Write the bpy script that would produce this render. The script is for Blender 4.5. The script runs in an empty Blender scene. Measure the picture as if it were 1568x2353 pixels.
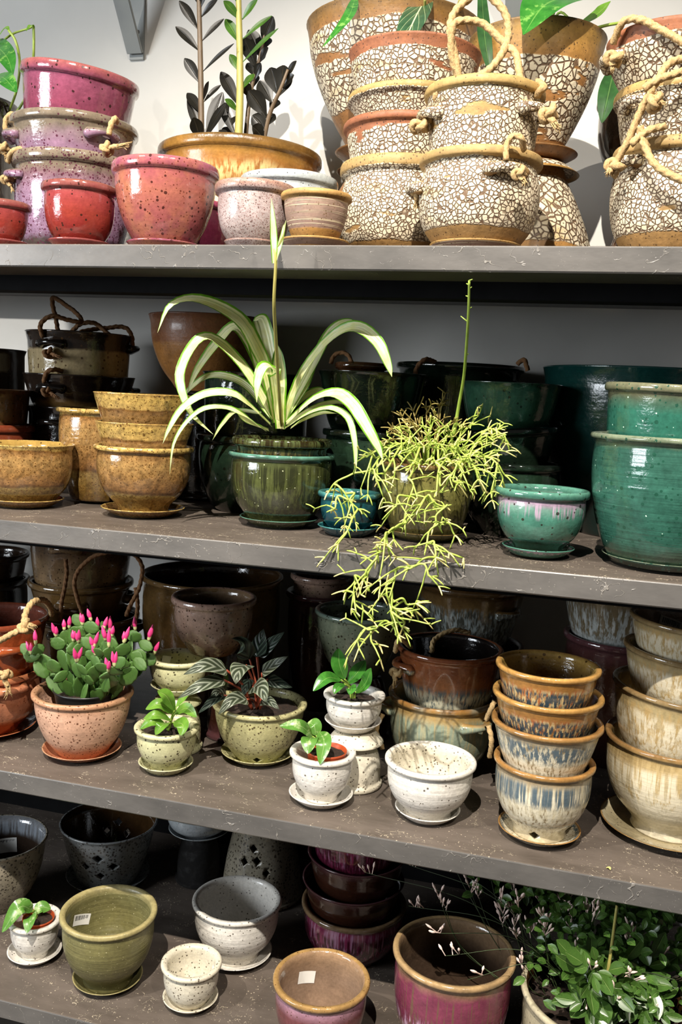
import bpy, bmesh, math, random
from mathutils import Vector, Matrix, noise as mnoise

# ------------------------------------------------------------------ camera, light, exposure
SC = bpy.context.scene
COL = SC.collection
CAM_RIGHT=[0.9627, 0.2663, 0.0478]
CAM_UP=[-0.08, 0.1114, 0.9905]
CAM_FWD=[-0.2584, 0.9574, -0.1286]
FOCAL_PX=2080.0
CAM_LOC=[0.0, -1.3, 1.32]
cd = bpy.data.cameras.new('camera')
cd.sensor_fit = 'HORIZONTAL'; cd.sensor_width = 36.0
cd.lens = FOCAL_PX / 1568.0 * 36.0
cd.clip_start = 0.02; cd.clip_end = 60
cam = bpy.data.objects.new('camera', cd); COL.objects.link(cam)
_r, _u, _f = Vector(CAM_RIGHT), Vector(CAM_UP), Vector(CAM_FWD)
cam.matrix_world = Matrix(((_r.x, _u.x, -_f.x, CAM_LOC[0]), (_r.y, _u.y, -_f.y, CAM_LOC[1]), (_r.z, _u.z, -_f.z, CAM_LOC[2]), (0, 0, 0, 1)))
SC.camera = cam

SC.view_settings.view_transform = 'Standard'
SC.view_settings.look = 'None'
SC.view_settings.gamma = 1.0
SC.view_settings.use_curve_mapping = False
SC.view_settings.exposure = 0.16
SC.cycles.max_bounces = 6; SC.cycles.diffuse_bounces = 3; SC.cycles.glossy_bounces = 3; SC.cycles.transmission_bounces = 2
SC.cycles.adaptive_threshold = 0.05
SC.cycles.caustics_reflective = False; SC.cycles.caustics_refractive = False

wd = bpy.data.worlds.new('room_air'); SC.world = wd; wd.use_nodes = True
_bg = wd.node_tree.nodes['Background']
_bg.inputs[0].default_value = (1.0, 0.965, 0.91, 1); _bg.inputs[1].default_value = 0.078

def spot(name, loc, aim, watts, col, size=60, soft=0.02, blend=0.6):
    l = bpy.data.lights.new(name, 'SPOT'); l.energy = watts; l.color = col
    l.spot_size = math.radians(size); l.spot_blend = blend; l.shadow_soft_size = soft
    o = bpy.data.objects.new(name, l); COL.objects.link(o); o.location = loc
    o.rotation_euler = (Vector(aim) - Vector(loc)).to_track_quat('-Z', 'Y').to_euler()
    return o
WARM = (1.0, 0.92, 0.81)
spot('assumed_track_spot_middle', (-0.25, -1.85, 3.25), (-0.3, 0.1, 0.98), 600, WARM, 62, .014, .75)  # unseen key lamp, its place assumed from how the shadows fall
spot('assumed_track_spot_left', (-1.75, -1.6, 3.2), (-0.75, 0.1, 1.0), 235, WARM, 60, .014, .75)  # unseen second lamp assumed on the left
spot('assumed_track_spot_far', (0.95, -1.8, 3.2), (-0.1, 0.1, 1.05), 150, WARM, 60, .014, .75)  # unseen weaker lamp assumed on the right
al = bpy.data.lights.new('assumed_window_daylight', 'AREA'); al.shape = 'RECTANGLE'; al.size = 1.6; al.size_y = 1.3  # unseen window, assumed at far left from the cool highlights
al.energy = 110; al.color = (0.88, 0.94, 1.0)
ao = bpy.data.objects.new('assumed_window_daylight', al); COL.objects.link(ao)
ao.location = (-3.6, -2.6, 1.75)
ao.rotation_euler = (Vector((-0.6, 0.3, 1.3)) - Vector(ao.location)).to_track_quat('-Z', 'Y').to_euler()

spot('added_wall_patch_spot', (-3.6, -2.6, 1.50), (-1.42, .69, 1.43), 420, (1.0, .97, .92), 4.2, .01, .15)  # narrow spot added to brighten a patch of wall under the top shelf

# ------------------------------------------------------------------ data: pot places (x, y, base z or -1, rim radius, rim z, saucer radius) in metres
G={'red_tiny':[-1.002,0.085,1.535,0.0508,1.6162,0.0469],
'red_pot':[-0.8498,0.085,1.535,0.0625,1.6414,0.0508],
'pink_bowl':[-0.7037,0.105,1.535,0.0877,1.6747,0.0618],
'lilac':[-0.5387,0.085,1.535,0.0634,1.6382,0.0467],
'tan_lined':[-0.4325,0.07,1.535,0.0546,1.6207,0.0536],
'crB0':[-0.1894,0.105,1.535,0.0913,1.676,0.0689],
'crB1':[-0.1903,0.105,-1,0.0889,1.7709,0],
'crA0':[-0.3371,0.25,1.535,0.108,1.7008,0],
'crA1':[-0.3353,0.25,-1,0.107,1.7655,0],
'crA2':[-0.3291,0.25,-1,0.1086,1.8093,0],
'crA3':[-0.3296,0.25,-1,0.11,1.8795,0],
'zz_bowl':[-0.7148,0.45,1.535,0.1621,1.7823,0],
'blue_bowl':[-0.5386,0.245,1.535,0.0852,1.6849,0],
'magenta_back':[-0.7514,0.265,1.535,0.0937,1.6475,0],
'pk0':[-0.9792,0.275,1.535,0.1132,1.7302,0],
'pk1':[-0.9792,0.275,-1,0.1185,1.7951,0],
'pk2':[-0.9756,0.275,-1,0.108,1.8849,0],
'dark_left':[-1.2896,0.38,1.535,0.098,1.8798,0],
'crC':[-0.4287,0.515,1.535,0.1713,2.0247,0],
'crD':[-0.1462,0.42,1.535,0.1202,1.9541,0],
'crF0':[0.0944,0.16,1.535,0.0962,1.6958,0],
'crF1':[0.0896,0.16,-1,0.096,1.7744,0],
'crF2':[0.079,0.16,-1,0.1021,1.8478,0],
'dark_right':[0.0625,0.5,1.535,0.0998,1.8727,0],
'yel_left':[-1.0077,0.1662,1.085,0.0891,1.2031,0.0699],
'yel0':[-0.7728,0.1813,1.085,0.0892,1.2127,0.0753],
'yel1':[-0.7729,0.1813,-1,0.0874,1.2541,0],
'yel2':[-0.7775,0.1813,-1,0.0871,1.305,0],
'tan_behind':[-0.9355,0.31,1.085,0.0861,1.2705,0.0577],
'drk0':[-1.0799,0.47,1.085,0.1119,1.2659,0],
'drk1':[-1.0825,0.47,-1,0.1196,1.3344,0],
'drk2':[-1.0833,0.47,-1,0.1131,1.4238,0],
'lft0':[-1.2041,0.33,1.085,0.0898,1.2265,0],
'lft1':[-1.2058,0.33,-1,0.084,1.2972,0],
'dark_far':[-1.3634,0.5,1.085,0.1073,1.3849,0],
'tan_big':[-0.8012,0.52,1.312,0.1289,1.4693,0],
'spd0':[-0.5177,0.2024,1.085,0.0943,1.2148,0.0703],
'spd1':[-0.5184,0.2024,-1,0.0877,1.2403,0],
'dgl0':[-0.635,0.38,1.085,0.1168,1.233,0],
'dgl1':[-0.6365,0.38,-1,0.1079,1.3528,0],
'blue_small':[-0.3829,0.1684,1.085,0.0536,1.1591,0.052],
'dgm0':[-0.3859,0.33,1.085,0.0934,1.2583,0],
'dgm1':[-0.3924,0.33,-1,0.1015,1.3625,0],
'dgm2':[-0.433,0.33,-1,0.0489,1.3793,0],
'rhip':[-0.2578,0.2019,1.085,0.0825,1.2151,0.0691],
'dgr0':[-0.1305,0.34,1.085,0.091,1.217,0],
'dgr1':[-0.1345,0.34,-1,0.0892,1.2747,0],
'dgr2':[-0.1422,0.34,-1,0.0914,1.3545,0],
'blk_hand':[-0.2637,0.54,1.085,0.1354,1.3907,0],
'teal_pink':[-0.0645,0.1267,1.085,0.0727,1.1917,0.0558],
'tl0':[0.1243,0.1397,1.085,0.1242,1.2824,0.0935],
'tl1':[0.1205,0.1397,-1,0.1071,1.3557,0],
'teal_back':[0.0823,0.48,1.085,0.1802,1.391,0],
'trc0':[-1.0788,0.153,0.644,0.102,0.7723,0.0895],
'trc1':[-1.0675,0.153,-1,0.1024,0.8744,0],
'brs0':[-1.0165,0.4,0.644,0.1129,0.8284,0],
'brs1':[-1.0301,0.4,-1,0.1105,0.9015,0],
'brs2':[-1.0303,0.4,-1,0.1124,1.0102,0],
'dkf0':[-1.3534,0.52,0.644,0.0963,0.8517,0],
'dkf1':[-1.3544,0.52,-1,0.095,0.9114,0],
'brown_big':[-0.7561,0.47,0.644,0.1521,0.9273,0],
'pinkbrown':[-0.6659,0.27,0.82,0.0813,0.9292,0],
'green_speck':[-0.7051,0.205,0.756,0.0563,0.8231,0.0521],
'orange_speck':[-0.8526,0.1169,0.644,0.0906,0.7655,0.071],
'cream_small':[-0.6813,0.1107,0.644,0.0575,0.7256,0.0487],
'cream_back':[-0.7084,0.215,0.644,0.0509,0.634,0],
'pep':[-0.5479,0.2206,0.644,0.0872,0.7529,0.0685],
'jar0':[-0.5318,0.54,0.644,0.0761,0.8987,0],
'jar1':[-0.5326,0.54,-1,0.0675,0.9368,0],
'grey_green':[-0.4102,0.4,0.772,0.0894,0.9009,0],
'wht_inv':[-0.3293,0.167,0.644,0.0334,0.6516,0],
'wht_up':[-0.361,0.175,0.745,0.0541,0.808,0.0501],
'wht_red':[-0.3868,0.0912,0.644,0.0555,0.7326,0.054],
'wht_big':[-0.2073,0.1005,0.644,0.0746,0.7438,0.0536],
'four0':[-0.0285,0.1008,0.644,0.079,0.7714,0.0648],
'four1':[-0.0288,0.1008,-1,0.0864,0.8352,0],
'four2':[-0.0311,0.1008,-1,0.0851,0.879,0],
'four3':[-0.034,0.1008,-1,0.0805,0.9231,0],
'hnd0':[-0.2206,0.29,0.644,0.0996,0.7926,0],
'hnd1':[-0.2131,0.29,-1,0.0967,0.8813,0],
'rgt0':[0.1723,0.1939,0.644,0.111,0.8043,0.1069],
'rgt1':[0.1667,0.1939,-1,0.1074,0.886,0],
'rgt2':[0.1745,0.1939,-1,0.0999,0.947,0],
'rgt3':[0.1763,0.1939,-1,0.0958,0.9963,0],
'bbh0':[-0.1952,0.51,0.644,0.101,0.8344,0],
'bbh1':[-0.2073,0.51,-1,0.1125,0.9597,0],
'pbl0':[0.0857,0.48,0.644,0.1055,0.8907,0],
'pbl1':[0.073,0.48,-1,0.1023,0.9811,0],
'gry_left':[-1.1411,0.263,0.21,0.1036,0.3588,0],
'diamond':[-0.9725,0.4315,0.21,0.1079,0.3478,0.0926],
'blue_sauc':[-0.782,0.5,0.32,0.0777,0.3873,0.0697],
'dia_inv':[-0.6283,0.5,0.21,0.0853,0.2503,0],
'wht_plant':[-0.9598,0.1307,0.21,0.0506,0.2916,0.0513],
'olive':[-0.7893,0.1104,0.21,0.089,0.3538,0.0643],
'wht_tiny':[-0.619,0.1062,0.21,0.0552,0.2923,0.0504],
'wht_mid':[-0.5945,0.2624,0.21,0.0874,0.3314,0.0722],
'mag0':[-0.3798,0.352,0.21,0.1048,0.3209,0],
'mag1':[-0.3837,0.352,-1,0.1014,0.3698,0],
'mag2':[-0.379,0.352,-1,0.098,0.4254,0],
'mag3':[-0.381,0.352,-1,0.0924,0.4818,0],
'purp_front':[-0.3683,0.085,0.21,0.0837,0.3324,0],
'purp_big':[-0.1512,0.13,0.21,0.1034,0.4028,0],
'jas':[0.0936,0.13,0.21,0.1328,0.3827,0]}
LP={'spider':[[[[-0.5256,0.195,1.2671],[-0.5345,0.16,1.348],[-0.5482,0.14,1.3899],[-0.5649,0.11,1.4283],[-0.5993,0.09,1.4514],[-0.6364,0.07,1.4602],[-0.6646,0.05,1.4459],[-0.685,0.05,1.4042]],0.024],[[[-0.5306,0.19,1.2745],[-0.5702,0.15,1.3535],[-0.6104,0.12,1.3974],[-0.6328,0.1,1.3989],[-0.6545,0.09,1.3621],[-0.6566,0.08,1.3262],[-0.6357,0.08,1.2773],[-0.596,0.08,1.2453]],0.019],[[[-0.5402,0.22,1.2889],[-0.5863,0.23,1.3866],[-0.625,0.24,1.4304],[-0.6618,0.24,1.4001],[-0.6942,0.23,1.3517],[-0.7098,0.22,1.3078]],0.024],[[[-0.5453,0.22,1.2733],[-0.596,0.24,1.3211],[-0.6344,0.24,1.3397],[-0.6787,0.24,1.3402],[-0.7192,0.24,1.3108],[-0.7446,0.24,1.2786]],0.016],[[[-0.5328,0.18,1.261],[-0.5524,0.12,1.2958],[-0.5718,0.09,1.3124],[-0.6089,0.07,1.3083],[-0.6421,0.06,1.2842],[-0.6596,0.05,1.2517],[-0.6714,0.05,1.2262]],0.016],[[[-0.5384,0.17,1.2519],[-0.5556,0.11,1.2777],[-0.5786,0.09,1.2894],[-0.6083,0.07,1.2859],[-0.6338,0.06,1.2635],[-0.6512,0.05,1.2274],[-0.6577,0.05,1.1772]],0.01],[[[-0.5191,0.185,1.2714],[-0.5156,0.15,1.334],[-0.5155,0.13,1.3563],[-0.5234,0.11,1.3573],[-0.5286,0.1,1.3322],[-0.5296,0.1,1.3004]],0.022],[[[-0.5321,0.22,1.2893],[-0.5572,0.235,1.3726],[-0.5762,0.24,1.4333],[-0.5887,0.25,1.4453],[-0.5965,0.255,1.4278]],0.028],[[[-0.5367,0.21,1.2891],[-0.5647,0.22,1.3488],[-0.5893,0.23,1.4017],[-0.6077,0.24,1.4362]],0.02],[[[-0.5105,0.19,1.2718],[-0.4762,0.16,1.3431],[-0.4315,0.13,1.3931],[-0.3907,0.11,1.4205],[-0.3597,0.1,1.4226],[-0.3281,0.09,1.4008],[-0.3104,0.09,1.368],[-0.3039,0.09,1.3509]],0.023],[[[-0.5187,0.22,1.2786],[-0.4818,0.225,1.3523],[-0.4472,0.23,1.4247],[-0.4169,0.23,1.444],[-0.3932,0.23,1.4336]],0.018],[[[-0.5044,0.18,1.2648],[-0.4424,0.13,1.3083],[-0.3973,0.1,1.3206],[-0.3626,0.08,1.305],[-0.3312,0.06,1.2699],[-0.3124,0.06,1.2408],[-0.3045,0.06,1.2226]],0.02],[[[-0.5065,0.18,1.2572],[-0.4489,0.13,1.2866],[-0.4035,0.1,1.2975],[-0.3686,0.08,1.2843],[-0.3537,0.07,1.2514],[-0.3498,0.07,1.2177],[-0.3507,0.07,1.1937]],0.01],[[[-0.521,0.22,1.2746],[-0.4964,0.225,1.3215],[-0.4815,0.235,1.364],[-0.4703,0.24,1.382]],0.026],[[[-0.513,0.21,1.2638],[-0.4696,0.22,1.2925],[-0.4307,0.22,1.3057],[-0.411,0.22,1.3029]],0.012],[[[-0.5241,0.24,1.282],[-0.4895,0.23,1.3105],[-0.4661,0.23,1.3245],[-0.4486,0.23,1.3237]],0.016],[[[-0.517,0.19,1.2564],[-0.516,0.175,1.3198],[-0.5187,0.17,1.3709],[-0.523,0.17,1.3999]],0.024],[[[-0.5393,0.19,1.2514],[-0.559,0.15,1.2646],[-0.573,0.13,1.2817],[-0.5795,0.12,1.2908]],0.013],[[[-0.5661,0.22,1.2799],[-0.6157,0.23,1.2812],[-0.6427,0.23,1.2563],[-0.6621,0.23,1.226]],0.01],[[[-0.5029,0.2,1.257],[-0.4687,0.17,1.2743],[-0.4325,0.15,1.2873],[-0.4034,0.14,1.2889]],0.01]],
'spider_stalk':[[-0.5189,0.2,1.2561],[-0.4898,0.09,1.3336],[-0.4697,0.01,1.4104],[-0.4591,-0.03,1.4512],[-0.4515,-0.05,1.5038],[-0.4558,-0.05,1.5279]],
'spider_bract':[[[[-0.4533,-0.05,1.5008],[-0.4538,-0.055,1.5391],[-0.4579,-0.06,1.5886]],0.011],[[[-0.4521,-0.05,1.5038],[-0.4435,-0.055,1.5271],[-0.4347,-0.06,1.5589]],0.009],[[[-0.4521,-0.05,1.5189],[-0.4403,-0.06,1.5382],[-0.4383,-0.06,1.553]],0.005]],
'rhip_up':[[-0.2166,0.19,1.2625],[-0.2083,0.17,1.3128],[-0.1976,0.13,1.3606],[-0.1857,0.05,1.434],[-0.1815,0.005,1.4874]],
'rhip_ends':[[-0.3779,0.05,1.1407],[-0.3526,0.0,1.0966],[-0.3878,0.06,1.1692],[-0.3528,0.05,1.1591],[-0.3356,0.04,1.1466],[-0.3295,0.09,1.2316],[-0.318,0.07,1.198],[-0.3,0.06,1.1912],[-0.2681,0.0,1.1108],[-0.2871,-0.02,1.0938],[-0.2733,-0.02,1.1054],[-0.2998,-0.04,1.0546],[-0.327,-0.04,1.0349],[-0.2955,-0.04,1.0595],[-0.2527,-0.05,1.0625],[-0.2343,-0.04,1.0816],[-0.199,-0.03,1.096],[-0.1821,-0.02,1.1023],[-0.2007,-0.04,1.0691],[-0.2178,0.0,1.1088],[-0.1819,0.03,1.1208],[-0.1899,0.08,1.1942],[-0.1232,0.12,1.208],[-0.1493,0.15,1.2677],[-0.126,0.15,1.2567],[-0.144,0.16,1.2746],[-0.1572,0.12,1.2329],[-0.1275,0.12,1.192],[-0.3031,-0.05,0.9668],[-0.2716,-0.05,0.9628],[-0.2793,-0.05,0.9846],[-0.25,-0.05,0.9925],[-0.2361,-0.05,0.9941],[-0.2236,-0.05,1.0198],[-0.2221,-0.04,1.0267],[-0.2963,-0.05,1.0118],[-0.259,-0.05,1.0268],[-0.2477,-0.05,1.0184],[-0.2133,0.04,1.1365],[-0.2418,0.04,1.1474],[-0.2595,0.03,1.1392],[-0.2046,0.06,1.1582],[-0.2265,0.06,1.1665],[-0.2572,0.06,1.1708],[-0.2792,0.04,1.1544],[-0.1764,0.1,1.2341],[-0.1608,0.1,1.2014],[-0.2002,0.09,1.2061]],
'rhip_px':[[765,1172],[778,1250],[757,1128],[802,1148],[822,1170],[855,1040],[862,1092],[884,1105],[905,1240],[868,1268],[890,1252],[838,1332],[795,1358],[845,1325],[908,1330],[942,1300],[1002,1280],[1032,1270],[994,1325],[982,1250],[1046,1230],[1052,1110],[1160,1092],[1132,1000],[1165,1018],[1142,990],[1112,1052],[1152,1115],[822,1470],[870,1482],[860,1447],[906,1440],[928,1440],[950,1402],[956,1388],[836,1402],[895,1385],[912,1400],[1002,1200],[960,1180],[930,1192],[1022,1165],[990,1150],[945,1140],[905,1165],[1080,1050],[1100,1100],[1040,1090]],
'rhip_hubs':[[-0.292,0.07,1.2046],[-0.2862,0.04,1.1572],[-0.2803,0.01,1.1116],[-0.2696,-0.025,1.082],[-0.2677,-0.045,1.0472]],
'rhip_top':[[-0.3082,0.21,1.286],[-0.2922,0.22,1.2978],[-0.2703,0.22,1.3062],[-0.2481,0.22,1.3073],[-0.2427,0.22,1.3148],[-0.3201,0.2,1.2672],[-0.3078,0.18,1.2576],[-0.2901,0.18,1.2694],[-0.2739,0.19,1.2737],[-0.2576,0.2,1.278],[-0.239,0.2,1.2718],[-0.2206,0.2,1.2692],[-0.2051,0.19,1.2739],[-0.1805,0.21,1.2963],[-0.189,0.2,1.2817],[-0.1604,0.17,1.2769],[-0.1402,0.15,1.2647],[-0.1671,0.15,1.2563],[-0.1893,0.16,1.258],[-0.2031,0.14,1.2441],[-0.2314,0.14,1.2493],[-0.254,0.13,1.2448],[-0.2728,0.12,1.2372],[-0.2915,0.11,1.2296],[-0.2318,0.11,1.2231],[-0.2041,0.11,1.2215],[-0.2572,0.1,1.2152],[-0.1819,0.12,1.2258],[-0.1573,0.12,1.2138],[-0.1496,0.13,1.2342],[-0.2924,0.16,1.2519],[-0.3198,0.17,1.2464],[-0.255,0.17,1.2609]],
'cactus_tips':[[-0.9397,0.09,0.8575],[-0.9486,0.09,0.8394],[-0.9018,0.1,0.8756],[-0.8905,0.11,0.8866],[-0.8861,0.12,0.8888],[-0.8569,0.12,0.8978],[-0.8335,0.11,0.9107],[-0.8309,0.13,0.8904],[-0.8129,0.12,0.8948],[-0.8045,0.13,0.8885],[-0.7936,0.12,0.8834],[-0.8584,0.09,0.8751],[-0.8435,0.08,0.8754],[-0.7911,0.09,0.8831],[-0.7793,0.08,0.8752],[-0.7663,0.11,0.8771],[-0.7579,0.14,0.8948],[-0.7283,0.14,0.8781],[-0.8032,0.07,0.8749],[-0.7929,0.06,0.8648],[-0.7502,0.05,0.8497],[-0.7633,0.05,0.8388],[-0.8326,0.06,0.8466],[-0.7247,0.16,0.8468],[-0.8952,0.07,0.8416],[-0.8711,0.06,0.8237],[-0.7524,0.09,0.854],[-0.7389,0.12,0.8635],[-0.7258,0.12,0.8492],[-0.805,0.05,0.8272]],
'pep':[[[[-0.579,0.13,0.8334],[-0.5997,0.09,0.8499],[-0.6328,0.07,0.8361]],0.034],[[[-0.5793,0.12,0.819],[-0.6023,0.08,0.818],[-0.6383,0.06,0.7964]],0.03],[[[-0.5633,0.2,0.8365],[-0.5703,0.17,0.871],[-0.5737,0.13,0.8919]],0.036],[[[-0.5646,0.24,0.8287],[-0.5662,0.26,0.8525],[-0.5638,0.27,0.8755]],0.034],[[[-0.5667,0.25,0.8282],[-0.5453,0.26,0.8508],[-0.5222,0.27,0.8745]],0.03],[[[-0.5388,0.2,0.8135],[-0.5127,0.19,0.8344],[-0.4872,0.19,0.8536]],0.026],[[[-0.5582,0.17,0.8342],[-0.5594,0.14,0.833],[-0.5572,0.12,0.8142]],0.04],[[[-0.5435,0.17,0.796],[-0.5178,0.14,0.8055],[-0.5001,0.12,0.7892]],0.036],[[[-0.5467,0.15,0.7786],[-0.5619,0.12,0.7853],[-0.5795,0.1,0.7629]],0.03],[[[-0.5863,0.15,0.7787],[-0.5949,0.13,0.7918],[-0.6049,0.12,0.7762]],0.02],[[[-0.5241,0.16,0.7745],[-0.5008,0.14,0.7842],[-0.4793,0.13,0.7764]],0.02],[[[-0.5865,0.14,0.7835],[-0.5942,0.11,0.7825],[-0.6132,0.09,0.763]],0.022],[[[-0.5573,0.19,0.8027],[-0.5575,0.17,0.7925],[-0.5572,0.16,0.7796]],0.02],[[[-0.5311,0.21,0.8002],[-0.5132,0.22,0.7913],[-0.4862,0.22,0.7867]],0.024]],
'hoya':[[[[-0.6575,0.09,0.7629],[-0.6633,0.07,0.7936],[-0.6757,0.06,0.8043]],0.022],[[[-0.6646,0.1,0.7538],[-0.6802,0.08,0.774],[-0.7022,0.07,0.7648]],0.02],[[[-0.6693,0.1,0.7397],[-0.6797,0.07,0.7579],[-0.7008,0.06,0.7512]],0.018],[[[-0.6699,0.09,0.7296],[-0.6826,0.06,0.7492],[-0.7044,0.055,0.7345]],0.018],[[[-0.666,0.11,0.7487],[-0.6401,0.1,0.7652],[-0.6155,0.09,0.7564]],0.02],[[[-0.6625,0.1,0.7367],[-0.632,0.07,0.7477],[-0.6301,0.06,0.7322]],0.024],[[[-0.666,0.09,0.7381],[-0.6661,0.06,0.7439],[-0.6755,0.055,0.7287]],0.02],[[[-0.6685,0.12,0.757],[-0.6569,0.13,0.7754],[-0.6445,0.13,0.7835]],0.014]],
'glossy':[[[[-0.3735,0.16,0.8359],[-0.3815,0.15,0.8647],[-0.3844,0.15,0.8911]],0.028],[[[-0.377,0.15,0.8368],[-0.3936,0.12,0.8466],[-0.411,0.1,0.8278]],0.024],[[[-0.3695,0.17,0.8256],[-0.3535,0.17,0.8472],[-0.3431,0.18,0.8666]],0.026],[[[-0.35,0.15,0.8189],[-0.3294,0.13,0.8431],[-0.3189,0.12,0.8736]],0.024],[[[-0.368,0.14,0.8334],[-0.3732,0.12,0.8342],[-0.3775,0.11,0.8247]],0.016],[[[-0.36,0.14,0.8268],[-0.3505,0.12,0.8343],[-0.3512,0.11,0.8268]],0.018]],
'wred':[[[[-0.406,0.09,0.7534],[-0.4188,0.06,0.7802],[-0.4506,0.05,0.779]],0.021],[[[-0.4001,0.09,0.7558],[-0.4038,0.09,0.7718],[-0.4177,0.1,0.7724]],0.026],[[[-0.4,0.08,0.7557],[-0.3985,0.05,0.7632],[-0.3959,0.035,0.7457]],0.028],[[[-0.3908,0.08,0.7668],[-0.3742,0.05,0.7632],[-0.3748,0.035,0.7315]],0.026]],
'wleft':[[[[-0.9576,0.12,0.3112],[-0.9655,0.09,0.3328],[-0.989,0.07,0.2895]],0.032],[[[-0.9575,0.13,0.2983],[-0.9518,0.14,0.3073],[-0.9372,0.15,0.302]],0.024],[[[-0.9498,0.11,0.3114],[-0.9352,0.08,0.323],[-0.9288,0.06,0.3066]],0.026],[[[-0.9672,0.13,0.3008],[-0.9905,0.14,0.3057],[-1.01,0.14,0.2999]],0.022]],
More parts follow.
